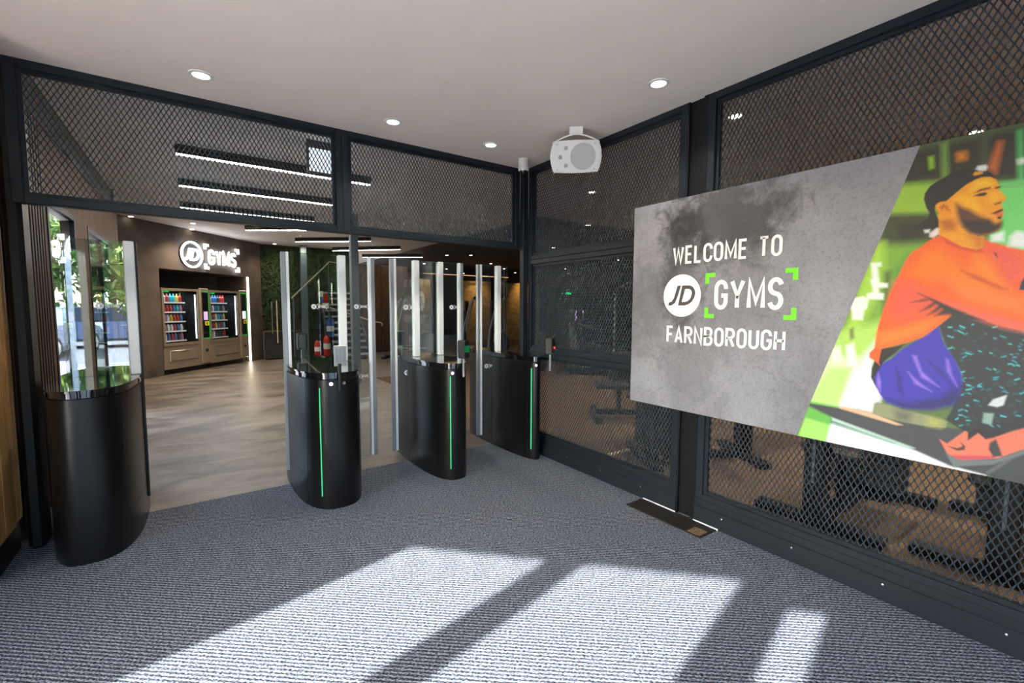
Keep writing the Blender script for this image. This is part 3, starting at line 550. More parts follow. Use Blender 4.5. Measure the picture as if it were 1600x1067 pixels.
ART=[
((92,120,60),66.0,[2516,2421,3600,2193,3695,685,2602,606]),
((46,44,36),30.8,[3024,2174,3518,2178,3534,1908,3306,1965,3088,2007,2975,2020,2963,2022]),
((120,160,70),11.0,[3123,2165,3141,2168,3155,1995,3134,1997]),
((70,90,60),17.6,[3249,2155,3260,2157,3274,1969,3261,1972]),
((90,200,110),11.0,[3347,2151,3359,2152,3376,1947,3362,1950]),
((160,215,50),8.8,[3084,2119,3098,2120,3103,2070,3091,2067]),
((250,150,30),15.4,[3177,2110,3200,2109,3204,2082,3182,2082]),
((220,110,50),13.2,[3275,2028,3296,2124,3307,2121,3296,2003]),
((235,245,235),8.8,[3354,2039,3374,2043,3378,2023,3358,2023]),
((110,205,110),8.8,[3306,1965,3532,1947,3536,1890,3307,1944]),
((118,220,112),6.6,[3307,1944,3534,1915,3555,1575,3286,1669]),
((158,200,58),17.6,[2975,2020,3122,2005,3129,1866,2946,1890]),
((58,66,40),15.4,[2934,1892,3117,1868,3124,1739,2929,1746]),
((38,40,30),15.4,[2996,1841,3086,1837,3092,1737,3001,1747]),
((126,176,52),26.4,[2921,1750,3091,1743,3053,1632,2982,1214,2841,1200,2848,1583]),
((178,222,70),22.0,[2911,1763,2945,1765,2950,1578,2884,1394,2764,1060,2722,1020]),
((70,90,40),15.4,[2953,1624,2977,1625,2983,1463,2958,1426]),
((92,150,50),17.6,[2991,1636,3038,1706,3000,1547,2969,1457]),
((186,228,100),26.4,[2751,1325,2972,1396,2935,1162,2848,1071,2706,1051]),
((226,246,180),22.0,[2656,946,2729,1190,2868,1203,2854,942,2771,926]),
((236,238,240),19.8,[2881,1204,2945,1303,2932,1162,2961,1000,2804,946,2858,1138]),
((248,252,238),5.5,[2898,1670,2938,1670,2939,1652,2924,1650,2936,1576,2968,1569,2969,1551,2935,1549,2936,1527,2956,1521,2955,1493,2892,1497,2890,1522,2915,1531,2900,1587,2907,1599]),
((248,252,238),5.5,[2831,1501,2878,1510,2897,1494,2894,1454,2882,1441,2879,1394,2836,1396,2832,1437,2823,1457]),
((90,100,60),8.8,[2828,1344,2841,1355,2847,1304,2833,1296]),
((240,246,225),11.0,[2750,1242,2788,1261,2809,1181,2759,1166]),
((246,250,236),8.8,[2816,1263,2848,1278,2870,1165,2827,1157]),
((196,234,130),17.6,[2656,946,2746,1141,2844,1152,2804,952]),
((240,240,244),11.0,[2804,952,2857,1154,2937,1163,2975,1027,2962,988,2949,941]),
((170,225,110),6.6,[2615,746,2658,905,2775,853,2751,745]),
((236,236,240),6.6,[2751,745,2771,876,3039,824,3241,768,3340,756,3264,724]),
((70,72,76),4.4,[2665,948,2804,943,2944,940,3211,930,3595,938,3610,699,3340,756,3231,763,3110,802,2775,853,2647,881]),
((120,200,80),4.4,[2671,953,2798,951,2799,942,2669,942]),
((235,190,150),4.4,[2804,952,2946,941,3058,908,3035,903,2805,939]),
((110,190,80),6.6,[2657,926,2773,886,2766,844,2644,860]),
((190,220,205),4.4,[2773,886,3109,811,3087,802,2774,869]),
((150,190,170),3.3,[2774,863,3039,818,3028,812,2775,853]),
((236,236,240),4.4,[3257,762,3340,756,3302,747,3222,745]),
((110,112,112),4.4,[3339,767,3439,897,3446,891,3349,762]),
((150,152,112),3.3,[2946,991,2961,1000,3018,989,3100,977,3188,962,3210,958,3207,926,3126,920,3022,925,2941,940]),
((190,184,96),17.6,[3146,962,3189,957,3186,927,3147,927]),
((110,112,92),13.2,[3026,975,3089,969,3080,925,3033,930]),
((44,50,54),3.3,[3196,1421,3159,1376,3192,1276,3248,1170,3221,1012,3205,963,3313,892,3436,949,3650,976,3628,1321,3493,1349,3411,1362,3340,1385,3263,1417]),
((40,170,180),1.8,[3242,1344,3252,1350,3252,1345,3242,1339]),
((40,170,180),1.8,[3244,1148,3254,1142,3254,1138,3245,1143]),
((40,170,180),1.8,[3249,1154,3258,1159,3258,1154,3249,1149]),
((70,215,220),1.8,[3269,977,3275,977,3275,972,3269,972]),
((70,215,220),1.8,[3372,1313,3380,1312,3381,1308,3372,1309]),
((30,120,125),1.8,[3262,1125,3275,1127,3276,1122,3262,1120]),
((70,215,220),1.8,[3249,1267,3266,1261,3266,1256,3249,1262]),
((30,120,125),1.8,[3235,1261,3249,1266,3249,1261,3235,1256]),
((70,215,220),1.8,[3296,1133,3306,1140,3306,1135,3296,1128]),
((70,215,220),1.8,[3265,1041,3272,1042,3272,1037,3265,1036]),
((30,120,125),1.8,[3321,1115,3334,1124,3334,1119,3321,1111]),
((30,120,125),1.8,[3265,989,3278,993,3278,988,3265,984]),
((70,215,220),1.8,[3286,1067,3296,1067,3296,1063,3286,1062]),
((30,120,125),1.8,[3208,1361,3217,1358,3217,1353,3208,1356]),
((70,215,220),1.8,[3235,973,3244,982,3245,977,3235,968]),
((70,215,220),1.8,[3367,1017,3383,1015,3383,1010,3367,1012]),
((36,84,84),1.8,[3237,1262,3255,1257,3255,1252,3238,1257]),
((30,120,125),1.8,[3401,1035,3413,1045,3413,1040,3402,1030]),
((30,120,125),1.8,[3394,1274,3402,1274,3402,1269,3394,1270]),
((70,215,220),1.8,[3262,1386,3268,1389,3268,1384,3262,1381]),
((30,120,125),1.8,[3422,1162,3432,1168,3432,1163,3423,1158]),
((30,120,125),1.8,[3211,1361,3226,1360,3226,1355,3211,1356]),
((40,170,180),1.8,[3338,1162,3350,1166,3350,1161,3338,1157]),
((30,120,125),1.8,[3268,1160,3283,1163,3283,1159,3268,1155]),
((36,84,84),1.8,[3302,1288,3311,1296,3312,1291,3302,1283]),
((30,120,125),1.8,[3304,1113,3314,1119,3314,1114,3304,1108]),
((30,120,125),1.8,[3240,1278,3248,1282,3249,1277,3240,1273]),
((70,215,220),1.8,[3288,1278,3298,1274,3298,1269,3289,1274]),
((40,170,180),1.8,[3340,971,3350,967,3351,962,3340,966]),
((30,120,125),1.8,[3302,1352,3310,1348,3310,1343,3302,1347]),
((36,84,84),1.8,[3279,1105,3294,1104,3295,1100,3280,1100]),
((36,84,84),1.8,[3323,1113,3336,1119,3336,1114,3324,1108]),
((30,120,125),1.8,[3402,1364,3417,1355,3418,1350,3402,1360]),
((40,170,180),1.8,[3259,994,3267,991,3267,986,3259,989]),
((36,84,84),1.8,[3399,1111,3409,1113,3409,1108,3399,1106]),
((40,170,180),1.8,[3399,1305,3405,1302,3405,1298,3400,1300]),
((36,84,84),1.8,[3332,1284,3342,1281,3342,1276,3332,1279]),
((70,215,220),1.8,[3397,1168,3411,1176,3411,1171,3397,1163]),
((36,84,84),1.8,[3385,1161,3399,1155,3399,1150,3385,1156]),
((70,215,220),1.8,[3189,1373,3202,1373,3202,1368,3189,1368]),
((40,170,180),1.8,[3328,1334,3338,1331,3338,1326,3329,1329]),
((36,84,84),1.8,[3262,1239,3269,1235,3269,1231,3263,1234]),
((36,84,84),1.8,[3293,1050,3302,1055,3302,1050,3293,1045]),
((70,215,220),1.8,[3389,1229,3395,1226,3395,1221,3389,1224]),
((40,170,180),1.8,[3314,1207,3330,1202,3330,1198,3315,1202]),
((36,84,84),1.8,[3353,995,3366,990,3366,985,3353,990]),
((30,120,125),1.8,[3303,1047,3311,1044,3311,1040,3303,1042]),
((40,170,180),1.8,[3355,1256,3369,1263,3369,1258,3355,1252]),
((36,84,84),1.8,[3348,1391,3356,1390,3357,1386,3348,1386]),
((36,84,84),1.8,[3379,1144,3389,1145,3390,1141,3379,1139]),
((40,170,180),1.8,[3386,1247,3399,1239,3400,1234,3386,1242]),
((36,84,84),1.8,[3355,1137,3364,1133,3365,1128,3355,1132]),
((36,84,84),1.8,[3377,1157,3392,1159,3392,1155,3377,1153]),
((70,215,220),1.8,[3337,1206,3344,1204,3344,1199,3337,1201]),
((30,120,125),1.8,[3414,1256,3424,1256,3424,1251,3415,1252]),
((40,170,180),1.8,[3274,979,3283,978,3283,973,3275,974]),
((70,215,220),1.8,[3260,1107,3277,1114,3277,1109,3261,1102]),
((40,170,180),1.8,[3268,1260,3274,1264,3274,1260,3268,1255]),
((36,84,84),1.8,[3387,1059,3402,1069,3402,1064,3387,1054]),
((40,170,180),1.8,[3361,975,3368,972,3368,967,3362,970]),
((70,215,220),1.8,[3236,1178,3252,1186,3252,1181,3236,1173]),
((36,84,84),1.8,[3395,1110,3409,1118,3409,1113,3395,1105]),
((36,84,84),1.8,[3354,1263,3361,1266,3362,1261,3354,1259]),
((70,215,220),1.8,[3398,1230,3407,1227,3408,1222,3398,1225]),
((36,84,84),1.8,[3301,1138,3310,1135,3310,1130,3302,1134]),
((40,170,180),1.8,[3359,1135,3369,1131,3369,1126,3359,1131]),
((70,215,220),1.8,[3221,1359,3240,1348,3240,1343,3222,1354]),
((30,120,125),1.8,[3332,1260,3338,1263,3338,1259,3332,1256]),
((30,120,125),1.8,[3344,1192,3355,1201,3356,1196,3344,1187]),
((70,215,220),1.8,[3202,1329,3208,1331,3209,1326,3202,1324]),
((70,215,220),1.8,[3192,1278,3207,1285,3207,1280,3192,1273]),
((30,120,125),1.8,[3252,1272,3268,1270,3269,1265,3252,1267]),
((40,170,180),1.8,[3368,1120,3384,1113,3384,1109,3368,1115]),
((36,84,84),1.8,[3331,1097,3345,1098,3345,1094,3332,1093]),
((30,120,125),1.8,[3241,1015,3252,1024,3252,1019,3241,1010]),
((70,215,220),1.8,[3244,995,3256,997,3256,992,3244,990]),
((40,170,180),1.8,[3388,1259,3397,1261,3397,1256,3388,1254]),
((40,170,180),1.8,[3266,1095,3276,1092,3276,1087,3266,1090]),
((40,170,180),1.8,[3241,1013,3257,1022,3257,1017,3242,1008]),
((36,84,84),1.8,[3313,1084,3321,1081,3321,1076,3314,1079]),
((36,84,84),1.8,[3267,1316,3279,1321,3279,1317,3267,1311]),
((36,84,84),1.8,[3350,1007,3359,1007,3359,1002,3350,1002]),
((70,215,220),1.8,[3324,1376,3336,1381,3337,1377,3324,1372]),
((40,170,180),1.8,[3375,1195,3390,1191,3390,1186,3376,1191]),
((40,170,180),1.8,[3408,1026,3423,1026,3423,1021,3409,1022]),
((40,170,180),1.8,[3337,1170,3353,1175,3353,1170,3338,1165]),
((30,120,125),1.8,[3226,1370,3238,1365,3239,1360,3226,1365]),
((30,120,125),1.8,[3252,1092,3262,1093,3262,1088,3252,1087]),
((40,170,180),1.8,[3347,1344,3364,1337,3364,1333,3348,1339]),
((40,170,180),1.8,[3205,1288,3214,1282,3215,1278,3205,1283]),
((70,215,220),1.8,[3246,1082,3254,1086,3254,1081,3246,1077]),
((40,170,180),1.8,[3378,1270,3387,1270,3387,1265,3378,1266]),
((70,215,220),1.8,[3236,1171,3243,1172,3243,1167,3237,1166]),
((70,215,220),1.8,[3321,1272,3329,1270,3329,1266,3322,1267]),
((70,215,220),1.8,[3225,1381,3242,1372,3242,1367,3225,1376]),
((36,84,84),1.8,[3284,995,3302,988,3302,983,3285,990]),
((40,170,180),1.8,[3275,1121,3284,1122,3284,1117,3275,1116]),
((70,215,220),1.8,[3294,1128,3307,1128,3307,1123,3294,1123]),
((30,120,125),1.8,[3271,958,3279,964,3279,959,3272,953]),
((40,170,180),1.8,[3402,1291,3409,1290,3409,1285,3402,1286]),
((40,170,180),1.8,[3334,1389,3345,1394,3345,1390,3334,1384]),
((70,215,220),1.8,[3262,1020,3270,1016,3270,1011,3263,1015]),
((30,120,125),1.8,[3396,1154,3403,1153,3403,1148,3396,1150]),
((30,120,125),1.8,[3406,1087,3419,1084,3420,1079,3406,1083]),
((70,215,220),1.8,[3260,1130,3274,1128,3274,1123,3261,1125]),
((40,170,180),1.8,[3410,1329,3422,1338,3423,1334,3410,1324]),
((70,215,220),1.8,[3416,1115,3430,1127,3430,1123,3416,1110]),
((30,120,125),1.8,[3363,1113,3376,1124,3377,1119,3363,1109]),
((70,215,220),1.8,[3376,1231,3388,1232,3388,1228,3376,1226]),
((40,170,180),1.8,[3288,1068,3303,1065,3303,1060,3288,1063]),
((30,120,125),1.8,[3235,1231,3244,1234,3245,1229,3235,1226]),
((40,170,180),1.8,[3413,1117,3422,1118,3422,1114,3413,1113]),
((30,120,125),1.8,[3402,1317,3411,1311,3411,1306,3402,1312]),
((70,215,220),1.8,[3189,1335,3199,1333,3200,1328,3190,1330]),
((36,84,84),1.8,[3408,1191,3414,1193,3414,1189,3409,1187]),
((40,170,180),1.8,[3247,948,3260,954,3260,949,3247,943]),
((36,84,84),1.8,[3292,1333,3298,1331,3298,1326,3292,1328]),
((40,170,180),1.8,[3242,1244,3254,1254,3254,1249,3242,1239]),
((30,120,125),1.8,[3321,974,3332,982,3332,977,3321,969]),
((36,84,84),1.8,[3338,1139,3351,1150,3351,1145,3338,1134]),
((56,48,178),3.3,[3159,1376,3173,1317,3192,1276,3219,1231,3244,1170,3247,1128,3239,1077,3220,1034,3156,1002,3056,989,2991,1005,2967,1038,2941,1091,2931,1131,2959,1181,3001,1216,3039,1264,3104,1319]),
((38,32,110),15.4,[2990,1024,3076,1014,3183,1062,3241,1127,3244,1066,3220,1028,3157,997,3056,983]),
((150,116,226),5.5,[3075,1237,3114,1139,3176,1104,3112,1168,3091,1236]),
((150,116,226),5.5,[3063,1162,3093,1106,3152,1080,3097,1125]),
((150,116,226),5.5,[3190,1234,3197,1178,3233,1115,3212,1166,3198,1229]),
((150,116,226),5.5,[2954,1143,2951,1086,2968,1051,2966,1101]),
((40,34,128),6.6,[3019,1187,3035,1068,3056,1041,3041,1129]),
((40,34,128),6.6,[3120,1227,3188,1148,3222,1108,3176,1187]),
((34,32,34),2.6,[2955,1258,3015,1274,3047,1289,3012,1241,2971,1194,2940,1116,2952,1068,2927,1114,2927,1161,2940,1210]),
((255,98,28),2.6,[3107,1755,3142,1772,3170,1748,3217,1717,3258,1701,3275,1704,3277,1736,3329,1710,3392,1682,3491,1612,3582,1493,3588,1389,3507,1340,3411,1363,3349,1380,3299,1403,3240,1432,3203,1426,3196,1421,3160,1378,3106,1322,3061,1297,3006,1277,2961,1259,2955,1215,2953,1192,2958,1178,2946,1191,2916,1212,2915,1235,2933,1260,2936,1295,2941,1365,2956,1434,2975,1514,3002,1591,3028,1672,3048,1708,3084,1731]),
((255,122,0),30.8,[3093,1715,3148,1719,3229,1630,3322,1551,3273,1498,3180,1572,3101,1575,3040,1611]),
((252,90,66),35.2,[3003,1569,3064,1561,3137,1500,3108,1436,3034,1402,2980,1423]),
((255,134,20),26.4,[3255,1678,3306,1645,3353,1535,3304,1557,3252,1614]),
((250,92,72),22.0,[3281,1725,3364,1683,3400,1618,3397,1562,3355,1564,3316,1644]),
((255,126,40),26.4,[3180,1572,3262,1563,3354,1516,3404,1496,3408,1430,3310,1458,3221,1509]),
((246,106,92),19.8,[3162,1484,3239,1453,3330,1419,3410,1387,3412,1366,3349,1382,3240,1432]),
((255,130,30),22.0,[2943,1330,3053,1369,3166,1415,3113,1344,3018,1295,2951,1273]),
((225,70,40),5.5,[3142,1772,3170,1748,3217,1717,3258,1701,3275,1704,3276,1686,3255,1686,3214,1702,3163,1733]),
((70,40,40),6.6,[3056,1479,3105,1495,3130,1492,3098,1483]),
((70,40,40),6.6,[3092,1438,3138,1484,3154,1479,3124,1452]),
((70,40,40),6.6,[3117,1422,3158,1473,3178,1463,3141,1431]),
((70,40,40),6.6,[3142,1418,3178,1463,3203,1442,3188,1426]),
((70,40,40),6.6,[3079,1522,3129,1496,3186,1462,3240,1432,3203,1432,3138,1479]),
((44,44,48),5.5,[3130,1492,3178,1462,3240,1432,3299,1403,3264,1405,3200,1416,3175,1447]),
((216,84,20),6.6,[3215,1616,3268,1588,3357,1530,3333,1531,3254,1579]),
((60,40,44),2.2,[3309,1683,3318,1675,3322,1660,3315,1667]),
((30,40,54),2.2,[3388,1527,3392,1558,3399,1576,3409,1571,3412,1524]),
((236,150,60),6.6,[3555,1494,3599,1480,3617,1433,3609,1390,3569,1388]),
((250,160,16),2.2,[3152,1918,3184,1949,3212,1975,3237,1989,3256,1995,3281,1991,3297,1980,3308,1954,3309,1931,3321,1914,3331,1897,3329,1886,3318,1880,3323,1860,3326,1844,3327,1829,3323,1814,3326,1791,3316,1769,3298,1760,3276,1755,3277,1735,3276,1704,3257,1698,3215,1714,3171,1748,3135,1777,3132,1836,3128,1861]),
((255,186,20),13.2,[3202,1937,3244,1909,3264,1863,3248,1850,3205,1897,3179,1922]),
((255,196,40),11.0,[3240,1981,3274,1983,3291,1962,3286,1951,3253,1954,3225,1940]),
((255,182,30),11.0,[3288,1928,3307,1924,3323,1900,3301,1887,3285,1882,3278,1907]),
((196,104,20),13.2,[3132,1836,3169,1838,3191,1819,3187,1787,3150,1792]),
((214,120,24),13.2,[3224,1766,3276,1751,3276,1708,3256,1702,3248,1739]),
((250,150,24),2.2,[3117,1900,3124,1915,3143,1918,3156,1910,3166,1887,3180,1861,3168,1848,3143,1859,3127,1878]),
((190,96,16),4.4,[3132,1893,3144,1906,3157,1895,3167,1871,3158,1877,3148,1891,3141,1880]),
((96,54,34),8.8,[3184,1901,3206,1881,3230,1865,3260,1836,3289,1820,3306,1798,3325,1807,3326,1791,3316,1769,3298,1760,3265,1757,3235,1772,3210,1800,3197,1826,3189,1859]),
((46,30,30),8.8,[3209,1828,3250,1818,3289,1812,3307,1792,3324,1799,3324,1780,3298,1760,3265,1757,3235,1772,3213,1799]),
((120,66,20),2.6,[3237,1933,3254,1946,3284,1950,3285,1942,3260,1938]),
((50,26,14),2.2,[3237,1922,3252,1929,3271,1931,3277,1922,3266,1916,3252,1918]),
((70,36,14),2.2,[3297,1945,3311,1947,3314,1941,3299,1938]),
((130,56,20),2.6,[3298,1878,3317,1885,3319,1878,3302,1873]),
((90,30,24),2.2,[3292,1840,3309,1850,3324,1856,3326,1847,3312,1838,3299,1837]),
((236,110,60),2.6,[3299,1837,3326,1840,3328,1828,3313,1826]),
((60,36,24),2.6,[3310,1825,3324,1826,3322,1814,3312,1815]),
((30,29,31),2.2,[3077,1941,3080,1965,3095,1992,3119,2009,3149,2025,3179,2036,3214,2036,3249,2025,3272,2016,3289,1997,3299,1977,3281,1991,3256,1995,3237,1989,3212,1975,3184,1949,3161,1925,3152,1918,3134,1918,3119,1908,3117,1888,3123,1862,3132,1836,3134,1806,3109,1797,3086,1804,3052,1818,3065,1833,3096,1849,3100,1874,3087,1901]),
((250,160,20),2.2,[3229,2011,3235,2021,3258,2015,3259,2009,3236,2005]),
((240,242,240),4.4,[3237,2032,3242,2043,3265,2042,3271,2032,3266,2019,3249,2021]),
((240,240,236),4.4,[3086,1802,3105,1802,3104,1789,3090,1789]),
((250,225,220),4.4,[3106,1785,3128,1805,3135,1802,3135,1777,3120,1764,3106,1770]),
((244,246,240),6.6,[3298,1752,3333,1763,3335,1725,3300,1727]),
((244,246,240),8.8,[3352,1742,3367,1759,3395,1751,3439,1716,3441,1680,3365,1699,3349,1704]),
((225,230,232),2.6,[3330,1051,3343,1078,3380,1102,3373,1059,3356,1048]),
((150,175,160),3.3,[3319,1017,3348,1020,3344,970,3317,975]),
((250,128,98),2.6,[3189,873,3215,859,3244,897,3268,928,3280,923,3278,889,3307,929,3331,907,3352,918,3401,956,3441,981,3564,955,3582,898,3445,899,3372,837,3259,797,3218,814]),
((226,80,90),4.4,[3226,810,3357,843,3365,835,3259,797]),
((60,62,66),3.3,[3343,894,3360,915,3373,880,3382,850,3357,838,3342,867]),
((86,56,50),1.8,[3216,848,3249,848,3264,860,3255,878,3272,862,3271,845,3249,836]),
((120,126,124),3.3,[3213,815,3259,797,3358,827,3446,894,3450,880,3355,805,3241,763]),
((40,40,44),2.6,[3276,922,3309,952,3338,942,3365,959,3383,947,3352,921,3330,913,3307,929,3280,892]),
]

# ================================================================== SPEED GATES
YG = 0.22; BL = 0.63; NS = 2.6; Y0 = 0.28
def sell(a, b, y):   # half width of the cabinet at distance y from its middle
    t = min(1.0, abs(y) / b); return a * (1 - t ** NS) ** (1 / NS)
def outline(a, b, n=72):
    out = []
    for i in range(n):
        t = 2 * PI * i / n; c, s_ = math.cos(t), math.sin(t)
        out.append((a * math.copysign(abs(c) ** (2 / NS), c), b * math.copysign(abs(s_) ** (2 / NS), s_)))
    return out
def shell(mb, a, b, y0, y1, z0, z1, side, th=0.012):
    """curved plate following the outline between y0 and y1 on side +1/-1"""
    n = 16; o = []; i_ = []
    for k in range(n + 1):
        y = y0 + (y1 - y0) * k / n; o.append((side * sell(a, b, y), y)); i_.append((side * (sell(a, b, y) - th), y))
    poly = o + i_[::-1]; mb.prism(poly if side > 0 else poly[::-1], z0, z1)
def nose(mb, a, b, yc, sgn, z0, z1, th=0.012):
    """plate round the front (sgn -1) or rear (+1) end, from |y| = yc to the tip"""
    pts = []; N = 20
    for k in range(-N, N + 1):
        u = k / N; ang = u * PI / 2
        xm = sell(a, b, yc); x = xm * math.sin(ang)
        y = b * (1 - min(1, abs(x) / a) ** NS) ** (1 / NS); pts.append((x, sgn * y))
    inn = [(x * (1 - th / a), y - sgn * th) for x, y in pts]
    poly = pts + inn[::-1]; mb.prism(poly if sgn < 0 else poly[::-1], z0, z1)
def gate(cx, yoff, a, label, led=None, seam=-0.45, plain=False):
    g = empty('speed_gate', label, 'turnstile', 'entrance speed gates', loc=(cx, YG + yoff, 0)); b = BL
    def put(mb, n, m, parent=None, smooth=False):
        o = mb.build(n, m, parent or g, smooth=smooth)
        if parent is None: o.matrix_parent_inverse = Matrix()
        return o
    def W(mb, n, m, parent=None, smooth=False): return mb.build(n, m, parent or g, smooth=smooth)
    put(MB().prism(outline(a - 0.012, b - 0.012), 0.004, 0.935), 'core', 'gate_gap', smooth=True)
    ys = -seam
    m1 = MB(); nose(m1, a, b, ys, -1, 0.0, 0.935); put(m1, 'front_panel', 'gate_black', smooth=True)
    m1 = MB(); nose(m1, a, b, ys + 0.02, 1, 0.0, 0.935); put(m1, 'rear_panel', 'gate_black', smooth=True)
    for sd_ in (-1, 1):
        for y0, y1 in ((-ys + 0.004, 0.03), (0.034, ys + 0.016)):
            m1 = MB(); shell(m1, a, b, y0, y1, 0.235, 0.935, sd_); put(m1, 'side_panel', 'gate_black', smooth=True)
            m1 = MB(); shell(m1, a, b, y0, y1, 0.0, 0.232, sd_); put(m1, 'kick_panel', 'gate_black', smooth=True)
    put(MB().prism(outline(a - 0.006, b - 0.006), 0.939, 0.972), 'rim_band', 'gloss_black', smooth=True)
    put(MB().prism(outline(a + 0.002, b + 0.002), 0.972, 0.984), 'top_plate', 'gloss_black', smooth=True)
    if led is not None:
        y = -b * (1 - (abs(led) / a) ** NS) ** (1 / NS)
        put(MB().box(led - 0.003, led + 0.003, y - 0.004, y + 0.012, 0.095, 0.877), 'led_strip', 'led_green')
    return g, put, W
def edge_pair(mb_w, mb_g, x, d, z0, z1, y=Y0):
    """closing edge of a leaf at x: white channel then grey seal; d = +1 when the leaf points to +X"""
    a0 = x - d * 0.055
    mb_w.box(min(a0, a0 + d * 0.020), max(a0, a0 + d * 0.020), y - 0.018, y + 0.018, z0, z1)
    c0 = a0 + d * 0.020; mb_g.bbox(min(c0, x), max(c0, x), y - 0.016, y + 0.016, z0, z1, 0.005)
ZT = 1.876
def leaf(W, x_in, x_edge, z0, logos=()):
    """sliding glass leaf between x_in (inside cabinet) and its closing edge"""
    d = 1 if x_edge > x_in else -1; xe = x_edge - d * 0.05
    lf = W(MB().box(min(x_in, xe), max(x_in, xe), Y0 - 0.005, Y0 + 0.005, z0, ZT), 'glass_leaf', 'gate_glass')
    a, c = MB(), MB(); edge_pair(a, c, x_edge, d, z0, ZT + 0.004)
    W(a, 'edge_channel', 'alu_white', lf); W(c, 'edge_seal', 'alu_grey', lf, smooth=True)
    W(MB().box(min(x_in, xe), max(x_in, xe), Y0 - 0.0052, Y0 + 0.0052, ZT, ZT + 0.0012), 'top_edge', 'glass_edge', lf)
    for lx, lz, lw in logos: mini_logo(lf, frame_mx((lx, Y0 - 0.0056, lz), (1, 0, 0), (0, 0, 1)), lw)
    return lf
def fixed(W, x0, x1, posts):
    p = W(MB().box(x0, x1, Y0 + 0.012, Y0 + 0.022, 0.984, ZT), 'fixed_glass', 'gate_glass')
    W(MB().box(x0, x1, Y0 + 0.0118, Y0 + 0.0222, ZT, ZT + 0.0012), 'top_edge', 'glass_edge', p)
    for q0, q1 in posts: W(MB().bbox(q0, q1, Y0 - 0.022, Y0 + 0.032, 0.984, ZT + 0.004, 0.006), 'glass_post', 'alu_white', smooth=True)
    return p
# gate 1, at the slatted wall; its leaf stands open
g1, put, W = gate(-3.285, 0.06, 0.215, 'wide matt black gate cabinet next to the slatted wood wall, glass open', seam=-0.50)
fixed(W, -3.44, -3.12, [(-3.125, -3.068)])
mini_logo(W(MB().box(-3.42, -3.13, Y0 - 0.005, Y0 + 0.005, 0.984, ZT), 'glass_leaf', 'gate_glass'), frame_mx((-3.28, Y0 - 0.006, 1.448), (1, 0, 0), (0, 0, 1)), 0.13)
W(MB().bbox(-3.07, -3.056, Y0 - 0.016, Y0 + 0.016, 0.12, ZT, 0.003), 'edge_seal', 'plastic_black')
# gate 2
g2, put, W = gate(-1.93, 0.0, 0.236, 'broad matt black gate cabinet carrying the white keypad plate, green light line', led=-0.125, seam=-0.45)
fixed(W, -2.06, -1.74, [(-1.75, -1.688)])
leaf(W, -1.80, -2.182, 0.12)
mini_logo(g2, frame_mx((-1.967, Y0 - 0.008, 1.448), (1, 0, 0), (0, 0, 1)), 0.122)
leaf(W, -1.90, -1.441, 0.12, [(-1.622, 1.449, 0.122), (-1.625, 0.84, 0.122)])
kp = MB().bbox(-1.967, -1.883, -0.432, -0.424, 1.032, 1.177, 0.002); kpo = W(kp, 'keypad_plate', 'steel')
kb = MB()
for r in range(9):
    for c_ in range(3): kb.box(-1.955 + c_ * 0.023, -1.939 + c_ * 0.023, -0.4335, -0.432, 1.062 + r * 0.0105, 1.068 + r * 0.0105)
W(kb, 'print_lines', 'alu_grey', kpo)
for xx in (-1.959, -1.891):
    for zz in (1.040, 1.169): W(MB().lathe([(0.004, 0), (0.003, 0.003)], 8, frame_mx((xx, -0.432, zz), (1, 0, 0), (0, 0, 1))), 'screw', 'alu_grey', kpo)
W(MB().tube([(-1.932, -0.428, 0.862), (-1.932, -0.428, 1.05)], 0.012, 10).tube([(-1.932, -0.428, 0.90), (-1.932, -0.40, 0.90)], 0.008, 8), 'plate_post', 'plastic_black')
for xx, m_ in ((-1.986, 'led_white'), (-1.898, 'alu_grey')):
    W(MB().lathe([(0.0125, 0), (0.0125, 0.004), (0.009, 0.007)], 18, frame_mx((xx, YG - BL + 0.006, 0.906), (1, 0, 0), (0, 0, 1))), 'button', m_)
# gate 3
g3, put, W = gate(-0.975, 0.0, 0.175, 'narrow matt black gate cabinet with the green-screened reader, third along', led=-0.068, seam=-0.50)
fixed(W, -1.05, -0.80, [(-1.082, -1.022), (-0.830, -0.776)])
leaf(W, -0.90, -1.302, 0.12, [(-1.178, 1.445, 0.15), (-1.178, 0.838, 0.15)])
leaf(W, -1.05, -0.556, 0.12, [(-0.705, 1.447, 0.13)])
